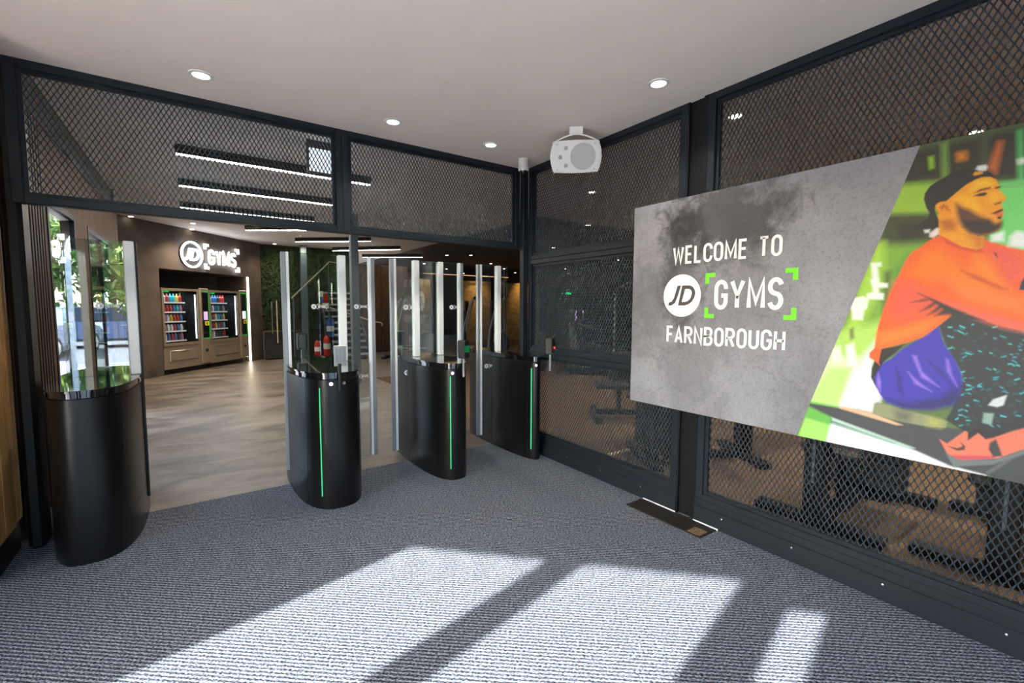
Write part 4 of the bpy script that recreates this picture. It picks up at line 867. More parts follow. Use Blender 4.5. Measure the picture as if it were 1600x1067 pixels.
# gate 4
g4, put, W = gate(-0.116, 0.02, 0.100, 'slim matt black gate cabinet against the mesh partition corner', led=-0.05, seam=-0.52)
fixed(W, -0.13, -0.012, [(-0.164, -0.108)])
leaf(W, -0.06, -0.397, 0.12, [(-0.305, 0.837, 0.14)])
for gx, nm, W_, tilt in ((-1.03, 'a', g3, 0), (-0.14, 'b', g4, 0)):
    y = (YG - BL + 0.0) if nm == 'a' else (YG + 0.02 - BL)
    MB().lathe([(0.0125, 0), (0.0125, 0.004), (0.009, 0.007)], 18, frame_mx((gx, y + 0.008, 0.905), (1, 0, 0), (0, 0, 1))).build('button', 'led_white', W_)
def reader(parent, x, y, z, lamp, rear=False, yaw=0.0):
    """card reader on a short stalk in front of the cabinet nose"""
    s_ = 1 if rear else -1; m_ = Matrix.Translation((x, y, z)) @ Matrix.Rotation(yaw, 4, 'Z')
    r_ = MB().bbox(-0.042, 0.042, -0.034, 0.034, 0, 0.150, 0.008, m_).build('reader', 'plastic_black', parent)
    MB().tube([m_ @ Vector((0, 0, 0.01)), m_ @ Vector((0, 0, -0.155))], 0.010, 8).build('reader_post', 'alu_grey', parent)
    if lamp == 'green': MB().box(0.036, 0.0425, -0.028, 0.028, 0.045, 0.10, m_).box(-0.036, 0.036, -0.0345, -0.030, 0.05, 0.105, m_).build('reader_screen', 'screen_green', r_)
    if lamp == 'red': MB().lathe([(0.010, 0), (0.008, 0.006)], 12, m_ @ frame_mx((0.012, -0.034, 0.06), (1, 0, 0), (0, 0, 1))).build('reader_lamp', 'led_red', r_)
    for sx in (-0.036, 0.036):
        for sz in (0.012, 0.138): MB().lathe([(0.003, 0), (0.002, 0.002)], 6, m_ @ frame_mx((sx, -0.034, sz), (1, 0, 0), (0, 0, 1))).build('screw', 'steel', r_)
reader(g3, -0.955, -0.455, 1.03, 'green', yaw=0.5)
reader(g4, -0.085, -0.52, 1.02, 'red', yaw=0.5)
reader(g2, -1.935, 0.90, 1.05, None, rear=True); reader(g3, -0.955, 0.90, 1.04, None, rear=True)

# ================================================================== WELCOME POSTER
PX = -0.062; PY0, PY1, PZ0, PZ1 = 1.445, 4.02, 0.752, 2.180    # along -Y
ps = empty('welcome_poster', 'large printed board with white lettering on concrete grey beside a man in orange top', 'poster', loc=(PX, -2.7, PZ0))
MB().bbox(PY0, PY1, PZ0, PZ1, 0.030, 0.0605, 0.002, RM).build('board', 'print_grey', ps)
dv = lambda z: 2.609 + (z - PZ0) / (PZ1 - PZ0) * (3.052 - 2.609)
MB().prism([(PY0, PZ0), (dv(PZ0), PZ0), (dv(PZ1), PZ1), (PY0, PZ1)], 0.0606, 0.0620, RM).build('concrete_print', 'poster_concrete', ps)
def paint():
    st = 0.0032
    ss = list(np.arange(2.60, 3.46, st)) + list(np.arange(3.46, PY1 + 0.001, 0.008)); zs = np.arange(PZ0, PZ1 + st * .5, st)
    Sx, Zx = np.meshgrid(np.array(ss), zs); Sx = Sx.copy()
    d0 = 2.609 + (Zx - PZ0) / (PZ1 - PZ0) * (3.052 - 2.609)
    ns, nz = Sx.shape[1], Sx.shape[0]
    # slide the left columns on to the slanted edge
    u = (Sx - 2.60) / (PY1 - 2.60); Sx = d0 + (PY1 - d0) * u ** 1.0
    col = np.zeros((nz, ns, 3)); px = Sx * 1000; pz = Zx * 1000
    for c, f, q in ART:
        P = np.array(q, float).reshape(-1, 2); x0, z0 = P.min(0) - f * 1.5; x1, z1 = P.max(0) + f * 1.5
        msk = (px >= x0) & (px <= x1) & (pz >= z0) & (pz <= z1)
        if not msk.any(): continue
        X_ = px[msk]; Z_ = pz[msk]; ins = np.zeros(len(X_), bool); dist = np.full(len(X_), 1e9)
        for i in range(len(P)):
            ax, az = P[i]; bx_, bz = P[(i + 1) % len(P)]
            cr = ((az > Z_) != (bz > Z_))
            with np.errstate(divide='ignore', invalid='ignore'): xi = (bx_ - ax) * (Z_ - az) / (bz - az if bz != az else 1e-9) + ax
            ins ^= cr & (X_ < xi)
            L2 = (bx_ - ax) ** 2 + (bz - az) ** 2 + 1e-9; t = np.clip(((X_ - ax) * (bx_ - ax) + (Z_ - az) * (bz - az)) / L2, 0, 1)
            dist = np.minimum(dist, np.hypot(X_ - ax - t * (bx_ - ax), Z_ - az - t * (bz - az)))
        sd_ = np.where(ins, dist, -dist); al = np.clip(sd_ / (f + 0.5) * .5 + .5, 0, 1)[:, None]
        L_ = np.array(lin(*c)) * 0.76
        col[msk] = col[msk] * (1 - al) + L_ * al
    rng = np.random.RandomState(3); col *= (1 + 0.05 * rng.randn(nz, ns, 1))
    col = np.clip(col, 0, 1)
    V = np.stack([np.full(Sx.shape, PX - 0.0004), -Sx, Zx], -1).reshape(-1, 3)
    ii = (np.arange(nz - 1)[:, None] * ns + np.arange(ns - 1)[None, :]).reshape(-1)
    Fq = np.stack([ii, ii + 1, ii + ns + 1, ii + ns], 1)[:, ::-1].astype(np.int32)
    me = bpy.data.meshes.new('photo_print'); me.vertices.add(len(V)); me.vertices.foreach_set('co', V.reshape(-1).astype(np.float32))
    me.loops.add(Fq.size); me.loops.foreach_set('vertex_index', Fq.reshape(-1)); me.polygons.add(len(Fq)); me.polygons.foreach_set('loop_start', np.arange(0, Fq.size, 4, dtype=np.int32)); me.update(calc_edges=True)
    at = me.color_attributes.new('print', 'FLOAT_COLOR', 'POINT'); at.data.foreach_set('color', np.concatenate([col.reshape(-1, 3), np.ones((len(V), 1))], 1).reshape(-1).astype(np.float32))
    me.materials.append(MATS['poster_photo']); o = bpy.data.objects.new('photo_print', me); C.objects.link(o); o.parent = ps; o.matrix_parent_inverse = world_of(ps).inverted()
    o['label'] = 'printed photo of a seated bearded man in cap, orange top and blue shorts'
paint()
PM = frame_mx((PX - 0.0002, 0, 0), (0, -1, 0), (0, 0, 1))
b = MB(); word(b, 'WELCOME', 1.785, 2.295, 1.742, 1.862, .0165, PM, 0, .0012); b.build('lettering_welcome', 'print_white', ps)
b = MB(); word(b, 'TO', 2.358, 2.489, 1.742, 1.862, .0165, PM, 0, .0012); b.build('lettering_to', 'print_white', ps)
b = MB(); word(b, 'FARNBOROUGH', 1.752, 2.528, 1.208, 1.328, .0165, PM, 0, .0012); b.build('lettering_place', 'print_white', ps)
b = MB(); word(b, 'GYMS', 2.096, 2.507, 1.44, 1.625, .0255, PM, 0, .0012); b.build('lettering_gyms', 'print_white', ps)
b = MB(); disc(b, 1.861, 1.532, .142, PM, 0, .0010); lo = b.build('logo_disc', 'print_white', ps)
b = MB(); jd_letters(b, 1.863, 1.532, .142, PM, .0010, .0016); b.build('logo_letters', 'print_grey', lo)
b = MB(); brackets(b, 2.032, 2.577, 1.386, 1.671, .066, .026, PM, 0, .0012); b.build('green_brackets', 'print_green', ps)
for y in (1.62, 1.80, 2.1, 3.6):
    for z in (1.05, 1.95): MB().box(y - .02, y + .02, z - .02, z + .02, 0.0, 0.031, RM).build('standoff', 'black_steel', ps)

# ================================================================== CEILING THINGS IN THE LOBBY
def downlight(x, y, z, label, group, m='lamp_cool', r=0.045, e=0.0, col=(1, 0.95, 0.85)):
    d = empty('downlight', label, 'light', group, loc=(x, y, z))
    MB().lathe([(r * 1.45, 0), (r * 1.4, -0.006), (r * 1.05, -0.007), (r, 0.0)], 28, Matrix.Translation((x, y, z))).build('trim_ring', 'white_plastic', d, smooth=True)
    MB().lathe([(r, -0.004), (r * 0.9, -0.0075)], 24, Matrix.Translation((x, y, z))).build('lens', m, d)
    if e: light('downlight_lamp', 'SPOT', (x, y, z - 0.03), e, col, d, (x, y, 0), spot_size=2.0, spot_blend=0.8, shadow_soft_size=0.05)
    return d
for x, y, l in ((-2.665, -0.367, 'round ceiling downlight above the open gate lane'), (-1.494, -0.372, 'round ceiling downlight above the second gate lane'),
                (-0.651, -0.392, 'round ceiling downlight above the lane by the corner'), (-0.381, -1.874, 'round ceiling downlight above the steel post and poster')):
    downlight(x, y, H, l, 'lobby ceiling downlights', e=9)
for x, y in ((-4.2, -1.6), (-2.7, -3.0), (-1.2, -3.4), (-0.6, -5.2)): downlight(x, y, H, 'round ceiling downlight behind the camera in the lobby', 'lobby downlights near the doors', e=9)
# loudspeaker on a U bracket
sp = empty('wall_speaker', 'white loudspeaker on a curved bracket under the ceiling by the mesh', 'speaker', loc=(-0.36, -1.10, 2.6))
fx = Vector((0.74, -0.67, 0)).normalized(); fy = Vector((-0.20, -0.22, 1)); SM = frame_mx((-0.315, -1.075, 2.600), fx, fy - fx * fy.dot(fx))
def spk(w, h, k=0.03):
    n = 10; o = []
    for i in range(n + 1): t = i / n * 2 - 1; o.append((t * w, -h + 0.008 * t * t))
    for i in range(n + 1): t = i / n * 2 - 1; o.append((w + k * (1 - t * t), t * h))
    for i in range(n + 1): t = 1 - i / n * 2; o.append((t * w, h - 0.008 * t * t))
    for i in range(n + 1): t = 1 - i / n * 2; o.append((-w - k * (1 - t * t), t * h))
    return o
MB().prism(spk(.165, .118), -0.15, 0.0, SM).build('cabinet', 'white_plastic', sp, smooth=True)
MB().prism(spk(.155, .108, .026), 0.0, 0.012, SM).build('grille', 'white_plastic', sp, smooth=True)
MB().lathe([(.096, .0), (.096, .0135), (.09, .0145)], 40, SM @ Matrix.Translation((.055, 0, 0))).build('woofer_grille', 'grille_white', sp)
for a, c in ((-.075, .062), (-.118, .0), (-.075, -.062)): MB().lathe([(.015, 0), (.015, .0135)], 18, SM @ Matrix.Translation((a, c, 0))).build('tweeter', 'grille_dark', sp)
for a in (-.14, .14):
    for c in (-.09, .09): MB().lathe([(.006, 0), (.005, .0145)], 10, SM @ Matrix.Translation((a, c, 0))).build('screw', 'grille_dark', sp)
b = MB(); pts = [(-.178 + .356 * i / 16, .100 + .058 * math.sin(PI * i / 16)) for i in range(17)]
b.ribbon(pts, .010, -0.10, -0.02, SM); b.build('bracket', 'white_plastic', sp)
MB().box(-.05, .05, .155, .212, -0.10, -0.02, SM).build('ceiling_mount', 'white_plastic', sp)
dm = empty('dome_camera', 'small white dome security camera on the ceiling in the corner', 'camera', loc=(-0.205, -0.25, 2.7))
T = Matrix.Translation((-0.205, -0.25, 0))
MB().lathe([(.046, 2.742), (.046, H)], 28, T).build('base', 'white_plastic', dm, smooth=True)
MB().lathe([(.040, 2.705), (.047, 2.715), (.047, 2.739)], 28, T).build('collar', 'white_plastic', dm, smooth=True)
MB().lathe([(.004, 2.668), (.018, 2.672), (.032, 2.685), (.038, 2.705)], 28, T).build('dome', 'gloss_black', dm, smooth=True)

# ================================================================== GYM HALL LIGHTING
def linear_light(p, q, label):
    p, q = Vector((*p, 3.03)), Vector((*q, 3.03)); d = (q - p); L_ = d.length; o = empty('linear_light', label, 'light', 'black linear ceiling lights', loc=tuple((p + q) / 2))
    m_ = frame_mx(p, d, Vector((0, 0, 1)).cross(d.normalized()))
    MB().bbox(0, L_, -0.035, 0.035, 0.004, 0.10, 0.003, m_).build('housing', 'black_steel', o)
    MB().box(0.01, L_ - 0.01, -0.024, 0.024, -0.002, 0.0035, m_).build('diffuser', 'tube_white', o)
LL = [((-2.853, 2.28), (-0.80, 2.31), 'nearest black linear light behind the mesh header'), ((-2.862, 3.82), (-0.851, 3.84), 'second black linear light behind the mesh header'),
      ((-2.88, 5.46), (-0.83, 5.52), 'third black linear light just above the header bottom rail'), ((-1.80, 7.38), (-0.752, 6.607), 'short slanting linear light partly hidden by the header'),
      ((-0.635, 8.608), (0.824, 7.387), 'slanting linear light in front of the moss wall'), ((0.558, 9.938), (1.997, 8.497), 'slanting linear light left of the stone wall, lower in view'), ((1.748, 11.122), (3.304, 9.942), 'farthest slanting linear light above the dark wood wall')]
for a, c, l in LL: linear_light(a, c, l)
for x, y in ((-3.70, 7.0), (-3.66, 7.55), (-2.70, 7.7), (-1.95, 7.2), (-1.75, 7.15), (-2.72, 8.6), (-0.90, 10.1)):
    downlight(x, y, HG, 'small bright downlight in the gym ceiling near the vending wall', 'gym downlights by the vending wall', 'lamp_warm', 0.04, e=0)
for x, y in ((4.05, 9.7), (4.68, 9.23), (6.73, 11.26), (4.67, 12.85), (6.47, 14.5), (8.38, 16.4), (8.46, 12.9), (10.17, 14.47), (7.78, 9.82), (8.7, 9.43), (10.6, 11.28), (12.5, 13.2), (5.6, 6.2), (8.0, 5.6), (9.6, 7.4)):
    downlight(x, y, HG, 'small bright downlight in the dark gym ceiling', 'gym hall downlights', 'lamp_warm', 0.045, e=0)
for x, y in ((2.07, 1.15), (1.2, -1.47), (1.5, -4.7), (3.9, 3.1), (3.4, -2.6)):
    downlight(x, y, HG, 'downlight in the gym ceiling seen through the mesh partition', 'gym downlights behind the mesh partition', 'lamp_warm', 0.05, e=66, col=(1, 0.84, 0.64))
light('wall_washer', 'SPOT', (6.75, 11.5, 3.0), 16, (1, 0.62, 0.2), None, (6.75, 12.4, 1.9), spot_size=1.1, spot_blend=1.0, shadow_soft_size=0.06)
light('wall_washer', 'SPOT', (9.2, 11.8, 3.0), 18, (1, 0.62, 0.2), None, (9.2, 12.7, 1.9), spot_size=1.1, spot_blend=1.0, shadow_soft_size=0.06)
light('wall_washer', 'SPOT', (4.55, 11.8, 3.0), 9, (1, 0.62, 0.2), None, (4.55, 12.6, 1.9), spot_size=1.1, spot_blend=1.0, shadow_soft_size=0.06)
for x, y, e in ((-2.72, 8.0, 30), (-1.9, 7.3, 30), (-3.4, 6.6, 22), (-1.0, 9.9, 8), (-2.6, 3.2, 26), (-1.2, 4.6, 22)):
    light('ceiling_spot', 'SPOT', (x, y, 3.08), e, (1, 0.80, 0.58), None, (x, y, 0), spot_size=2.1, spot_blend=0.9, shadow_soft_size=0.05)
MB().box(4.2, 8.0, 11.9, 11.94, 2.67, 2.69).build('cove_strip', 'cove_amber'); tag(bpy.data.objects['cove_strip'], 'warm glowing cove strip far back above the gym equipment', 'light')
MB().box(-1.741, -1.40, 1.28, 1.31, 2.82, 3.04).build('display_screen', 'screen_white'); dsp = tag(bpy.data.objects['display_screen'], 'small pale glowing screen hanging behind the mesh header', 'screen')
MB().box(-1.76, -1.38, 1.311, 1.35, 2.80, HG).build('screen_back', 'plastic_black', dsp)

# ================================================================== VENDING MACHINES AND NEON SIGN
PROD = []
for nm, m_, c in (('a', 'prod_blue', (0.05, 0.16, 0.40)), ('b', 'prod_red', (0.45, 0.04, 0.03)), ('c', 'prod_white', (0.65, 0.65, 0.68)), ('d', 'prod_yellow', (0.6, 0.45, 0.04)), ('e', 'prod_dark', (0.04, 0.05, 0.07)), ('f', 'prod_pink', (0.45, 0.2, 0.32)), ('g', 'prod_cyan', (0.05, 0.35, 0.42))):
    mat(m_, c, 0.3); PROD.append(m_)
def wb(t0, t1, z0, z1, n0, n1, mb=None, bev=0.0):
    mb = mb or MB(); (mb.bbox(t0, t1, z0, z1, n0, n1, bev, WM) if bev else mb.box(t0, t1, z0, z1, n0, n1, WM)); return mb
packs = {}
def product(t, z, n, kind, m_, label, group):
    key = (kind, m_)
    if key not in packs:
        b = MB()
        if kind == 'bottle': b.lathe([(.028, 0), (.03, .01), (.03, .12), (.012, .16), (.012, .19)], 8)
        else: b.add([(-.028, -.012, 0), (.028, -.012, 0), (.028, .012, 0), (-.028, .012, 0), (-.029, -.02, .07), (.029, -.02, .07), (.029, .02, .07), (-.029, .02, .07), (-.028, 0, .15), (.028, 0, .15)],
                    [(3, 2, 1, 0), (0, 1, 5, 4), (1, 2, 6, 5), (2, 3, 7, 6), (3, 0, 4, 7), (4, 5, 9, 8), (6, 7, 8, 9), (5, 6, 9), (7, 4, 8)])
        o = b.build('drink_bottle' if kind == 'bottle' else 'snack_packet', m_); packs[key] = o
    else:
        o = packs[key].copy(); C.objects.link(o)
    o.location = WM @ Vector((t, z, n)); o.rotation_euler = (0, 0, math.atan2(WD.y, WD.x))
    tag(o, label, 'bottle' if kind == 'bottle' else 'snack', group)
def vending(t0, label, which, scr):
    v = empty('vending_machine', label, 'vending machine', 'vending machines in the niche', loc=tuple(WM @ Vector((t0 + .6, 0, -.4))))
    Wd, Ht = 1.225, 1.82; tg = t0 + 0.95
    b = wb(t0, t0 + Wd, 0.11, 0.62, -0.80, -0.012); wb(t0, t0 + 0.05, 0.62, Ht, -0.80, -0.012, b); wb(t0, t0 + Wd, Ht - 0.05, Ht, -0.80, -0.012, b); wb(tg - 0.05, t0 + Wd, 0.62, Ht - 0.05, -0.80, -0.03, b); wb(t0 + .05, tg - .05, 0.62, Ht - .05, -0.80, -0.76, b)
    b.build('cabinet', 'vend_champagne', v)
    wb(t0 + 0.05, tg - 0.05, 0.62, Ht - 0.05, -0.760, -0.755).build('inner_back', 'niche_black', v)
    wb(t0 + 0.02, t0 + Wd - 0.02, 0.0, 0.11, -0.75, -0.08).build('plinth', 'niche_black', v)
    wb(tg + 0.0, t0 + Wd - 0.01, 0.13, Ht + 0.03, -0.03, 0.03, bev=0.02).build('control_column', 'vend_champagne', v)
    fr = wb(t0 + 0.005, tg - 0.005, 0.60, 0.66, -0.012, 0.006); wb(t0 + 0.005, t0 + 0.05, 0.66, Ht - 0.05, -0.012, 0.006, fr); wb(tg - 0.05, tg - 0.005, 0.66, Ht - 0.05, -0.012, 0.006, fr); wb(t0 + 0.005, tg - 0.005, Ht - 0.05, Ht - 0.005, -0.012, 0.006, fr)
    dr = fr.build('door_frame', 'vend_champagne', v)
    wb(t0 + 0.05, tg - 0.05, 0.66, Ht - 0.05, -0.004, 0.0).build('door_glass', 'vend_glass', dr)
    wb(t0 + 0.14, tg - 0.10, 0.27, 0.50, -0.012, 0.004, bev=0.006).build('delivery_frame', 'chrome', v)
    wb(t0 + 0.155, tg - 0.115, 0.285, 0.485, 0.004, 0.010, bev=0.003).build('delivery_flap', 'vend_champagne', v)
    wb(t0 + 0.36, tg - 0.34, 0.465, 0.478, 0.010, 0.016).build('flap_handle', 'chrome', v)
    cp = wb(tg + 0.05, t0 + Wd - 0.05, 0.72, Ht - 0.06, 0.03, 0.036).build('control_panel', 'gloss_black', v)
    gl = wb(tg + 0.035, t0 + Wd - 0.035, Ht - 0.058, Ht - 0.045, 0.03, 0.036); wb(tg + .035, t0 + Wd - .035, .708, .718, .03, .036, gl); wb(t0 + Wd - 0.042, t0 + Wd - 0.036, .718, Ht - .058, .03, .036, gl)
    gl.build('green_surround', 'green_glow', cp)
    wb(tg + 0.075, t0 + Wd - 0.085, 1.13, 1.32, 0.036, 0.040).build('touch_screen', scr, cp)
    wb(tg + 0.10, t0 + Wd - 0.06, 1.0, 1.10, 0.036, 0.050, bev=0.006).build('card_reader', 'yellow_paint', cp)
    wb(tg + 0.13, t0 + Wd - 0.11, 1.02, 1.07, 0.050, 0.052).build('reader_window', 'plastic_black', cp)
    wb(tg + 0.10, t0 + Wd - 0.10, 0.40, 0.47, 0.03, 0.034).build('coin_return', 'plastic_black', v)
    wb(tg - 0.074, tg - 0.062, 0.72, Ht - 0.12, -0.05, -0.03).build('light_tube', 'vend_tube', v)
    wb(t0 + 0.12, t0 + 0.22, Ht - 0.085, Ht - 0.055, -0.06, -0.03).build('top_sign', 'green_glow', v)
    te = tg - 0.28
    li = wb(tg - 0.056, tg - 0.0505, 0.62, Ht - 0.05, -0.755, -0.02); wb(t0 + 0.0505, t0 + 0.054, 0.62, Ht - 0.05, -0.755, -0.02, li); wb(t0 + .054, tg - .056, 0.6205, 0.626, -0.755, -0.02, li); li.build('inner_liner', 'niche_black', v)
    for k in range(5):
        z = 0.70 + k * 0.205
        s_ = wb(t0 + 0.055, te, z - 0.012, z, -0.70, -0.10).build('shelf', 'plastic_black', v)
        wb(t0 + 0.055, te, z - 0.018, z + 0.012, -0.10, -0.092).build('price_rail', 'print_white', s_)
        for j in range(7):
            kind = 'bottle' if k in (0, 4) else 'packet'
            random.seed(k * 31 + j * 7 + which * 101); m_ = random.choice(PROD)
            cn = m_.split('_')[1]; mw_ = ('near', 'far')[which]; od = ('first', 'second', 'third', 'fourth', 'fifth', 'sixth', 'seventh')[j]; sh = ('bottom', 'fourth', 'middle', 'second', 'top')[k]
            product(t0 + 0.095 + j * (te - t0 - 0.10) / 7 + 0.01, z + 0.001, -0.14, kind, m_, '%s %s, %s from its left end, %s shelf of the %s vending machine' % (cn, 'bottle' if kind == 'bottle' else 'snack packet', od, sh, mw_), 'goods on the %s shelf of the %s vending machine' % (sh, mw_))
    wp = WM @ Vector((tg - 0.4, 1.25, -0.30))
    light('vending_glow', 'AREA', tuple(WM @ Vector((t0 + 0.42, 1.74, -0.25))), 1.1, (0.85, 0.93, 1.0), v, tuple(WM @ Vector((t0 + 0.42, 0.7, -0.30))), size=0.5)
vending(0.44, 'champagne vending machine nearer the gates with lilac touch screen', 0, 'screen_lilac')
vending(1.675, 'champagne vending machine beside the vertical light strip, pale touch screen', 1, 'screen_white')
b = wb(2.985, 3.02, 0.02, 2.20, -0.03, -0.004); b.build('niche_light_strip', 'strip_warm'); tag(bpy.data.objects['niche_light_strip'], 'vertical glowing light strip down the edge of the vending niche', 'light')
ng = empty('neon_sign', 'glowing white neon logo sign above the vending machines', 'sign', loc=tuple(WM @ Vector((1.2, 2.6, 0))))
NM = frame_mx(WM @ Vector((1.19, 2.575, 0.05)), WD, (0, 0, 1))
b = MB(); b.ribbon([(.27 * math.cos(2 * PI * i / 40), .27 * math.sin(2 * PI * i / 40)) for i in range(40)], .034, 0, .03, NM, closed=True); b.build('ring', 'neon_white', ng)
b = MB(); disc(b, 0, 0, .28, NM, -0.03, -0.012); b.build('back_disc', 'plaster_dark', ng)
b = MB(); jd_letters(b, 0, 0, .29, NM, 0, .03); b.build('letters_round', 'neon_white', ng)
b = MB(); word(b, 'GYMS', .46, 1.32, -.175, .175, .042, NM, 0, .03); b.build('letters_gyms', 'neon_white', ng)
b = MB(); brackets(b, .34, 1.43, -.285, .285, .12, .055, NM, 0, .03); b.build('brackets', 'neon_white', ng)

# ================================================================== MOSS WALL, PLANTER, STAIRS
rng = np.random.RandomState(5)
def leaves(name, m_, cen, n, size, parent=None, nrm=None, spread=0.5):
    """n small pointed leaf quads; cen(k) gives position and outward normal"""
    V = []; Fq = []
    for k in range(n):
        p, q = cen(k); q = Vector(q) + Vector(rng.randn(3)) * spread; q.normalize()
        a = Vector(rng.randn(3)); a = (a - q * a.dot(q)).normalized(); c = q.cross(a); s_ = size * (0.6 + 0.8 * rng.rand()); p = Vector(p)
        o = len(V); V += [p - a * s_, p + c * s_ * .45, p + a * s_ + q * s_ * .3, p - c * s_ * .45]; Fq.append((o, o + 1, o + 2, o + 3))
    b = MB(); b.v = [tuple(v) for v in V]; b.f = Fq; return b.build(name, m_, parent)
mw = empty('moss_wall', 'dark green living moss wall behind the glass screen beside the vending wall', 'green wall', loc=(0, 10.4, 0))
MB().box(-1.24, 1.22, 10.40, 10.45, 0.75, HG).build('backing', 'moss_bed', mw)
lv = leaves('foliage', 'moss', lambda k: ((-1.22 + 2.42 * rng.rand(), 10.36 + 0.05 * rng.rand(), 0.78 + 2.33 * rng.rand()), (0, -1, 0.3)), 7000, 0.05, mw); lv['kind'] = 'stuff'
light('moss_spot', 'SPOT', (-0.2, 9.5, 3.05), 5, (1, 0.95, 0.75), mw, (-0.2, 10.4, 2.0), spot_size=2.0, spot_blend=0.8)
pb = empty('planter_box', 'low black planter box at the foot of the moss wall', 'planter', loc=(-0.9, 10.2, 0))
MB().bbox(-1.22, -0.32, 10.10, 10.395, 0.0, 0.745, 0.006).build('box', 'plastic_black', pb)
MB().box(-1.22, -0.32, 10.09, 10.395, 0.745, 0.775).build('top_board', 'wood_panel', pb)
gd = empty('door_2', kind='structure')
MB().box(-1.20, -0.32, 10.030, 10.042, 0.05, 1.66).build('pane', 'facade_glass', gd); MB().box(-1.20, -0.32, 10.02, 10.05, 1.66, 1.69).build('top_rail', 'black_steel', gd); MB().box(-1.20, -0.32, 10.02, 10.05, 0.0, 0.05).build('bottom_rail', 'black_steel', gd)
MB().tube([(-0.92, 9.98, .455), (-0.92, 9.98, 1.60)], 0.014, 10).build('pull_handle', 'gym_brass', gd); MB().tube([(-1.03, 10.07, .70), (-1.03, 10.07, 1.58)], 0.012, 8).build('pull_handle', 'steel', gd)
st = empty('staircase', 'grey staircase with pale handrails in front of the moss wall', 'stairs', loc=(0.6, 9.0, 0))
for i in range(11):
    MB().box(0.22, 1.18, 8.75 + i * 0.15, 9.02 + i * 0.15, 0.17 * (i + 1) - 0.05, 0.17 * (i + 1)).build('tread', 'stair_tread', st)
    MB().box(0.24, 1.16, 8.99 + i * 0.15, 9.0 + i * 0.15, 0.17 * i, 0.17 * (i + 1) - 0.05).build('riser', 'plastic_black', st)
for x in (0.20, 1.19):
    MB().add([(x - .02, 8.72, 0), (x + .02, 8.72, 0), (x + .02, 10.37, 1.70), (x - .02, 10.37, 1.70), (x - .02, 8.72, .25), (x + .02, 8.72, .25), (x + .02, 10.37, 1.95), (x - .02, 10.37, 1.95)], [(0, 3, 2, 1), (4, 5, 6, 7), (0, 1, 5, 4), (1, 2, 6, 5), (2, 3, 7, 6), (3, 0, 4, 7)]).build('stringer', 'plastic_black', st)
MB().tube([(-0.12, 8.9, 1.51), (1.42, 8.9, 1.02), (1.56, 8.9, 1.0), (1.60, 8.9, .96), (1.58, 8.9, .90)], 0.018, 8).build('handrail', 'gym_brass', st)
MB().tube([(-0.66, 9.3, 1.66), (0.31, 9.3, 2.66), (0.62, 9.3, 2.62)], 0.018, 8).build('handrail', 'gym_brass', st)
for x, y, z in ((1.36, 8.9, 1.03), (0.06, 8.9, 1.45), (-0.62, 9.3, 1.69), (0.28, 9.3, 2.62)): MB().tube([(x, y, 0), (x, y, z)], 0.014, 8).build('baluster', 'steel_blue', st)
def extinguisher(x, y, h, r, label):
    e = empty('fire_extinguisher', label, 'extinguisher', 'fire extinguishers on the floor stand', loc=(x, y, 0.1)); T = Matrix.Translation((x, y, 0.10))
    MB().lathe([(r * .9, 0), (r, .02), (r, h * .78), (r * .75, h * .88), (r * .3, h * .93)], 18, T).build('cylinder', 'red_paint', e, smooth=True)
    MB().lathe([(r * 1.01, h * .40), (r * 1.01, h * .62)], 18, T).build('label_band', 'print_white', e)
    MB().lathe([(r * .28, h * .93), (r * .28, h)], 10, T).box(-r * .2, r * 1.1, -.012, .012, h * .97, h, T).build('valve', 'plastic_black', e)
    MB().tube([T @ Vector(p) for p in ((r * .3, 0, h * .95), (r * 1.2, -.02, h * .8), (r * 1.15, -.03, h * .35))], .011, 6).build('hose', 'rubber', e)
extinguisher(-0.21, 8.55, 0.52, 0.075, 'shorter red fire extinguisher nearer the vending wall')
extinguisher(0.01, 8.50, 0.66, 0.085, 'taller red fire extinguisher next to the stairs')
es = empty('extinguisher_stand', 'low grey stand under the two red fire extinguishers', 'stand', loc=(-0.1, 8.52, 0)); MB().bbox(-0.34, 0.14, 8.40, 8.64, 0.0, 0.10, 0.01).build('tray', 'steel_blue', es)
sg = empty('safety_signs', 'blue, red and white safety notices on a post by the stairs', 'sign', loc=(0.12, 8.75, 0))
MB().tube([(0.13, 8.72, 0), (0.13, 8.72, 1.9)], 0.015, 8).build('post', 'steel_blue', sg)
for z0, z1, x0, x1, m_ in ((.95, 1.12, .05, .24, 'blue_print'), (.80, .94, .05, .24, 'print_white'), (.66, .79, .08, .24, 'blue_print'), (1.55, 1.78, .0, .10, 'red_paint'), (1.55, 1.68, -.12, -.01, 'blue_print'), (1.69, 1.84, -.10, -.01, 'print_white'), (1.40, 1.54, -.03, .12, 'print_white')):
    MB().box(x0, x1, 8.69, 8.70, z0, z1).build('notice', m_, sg)

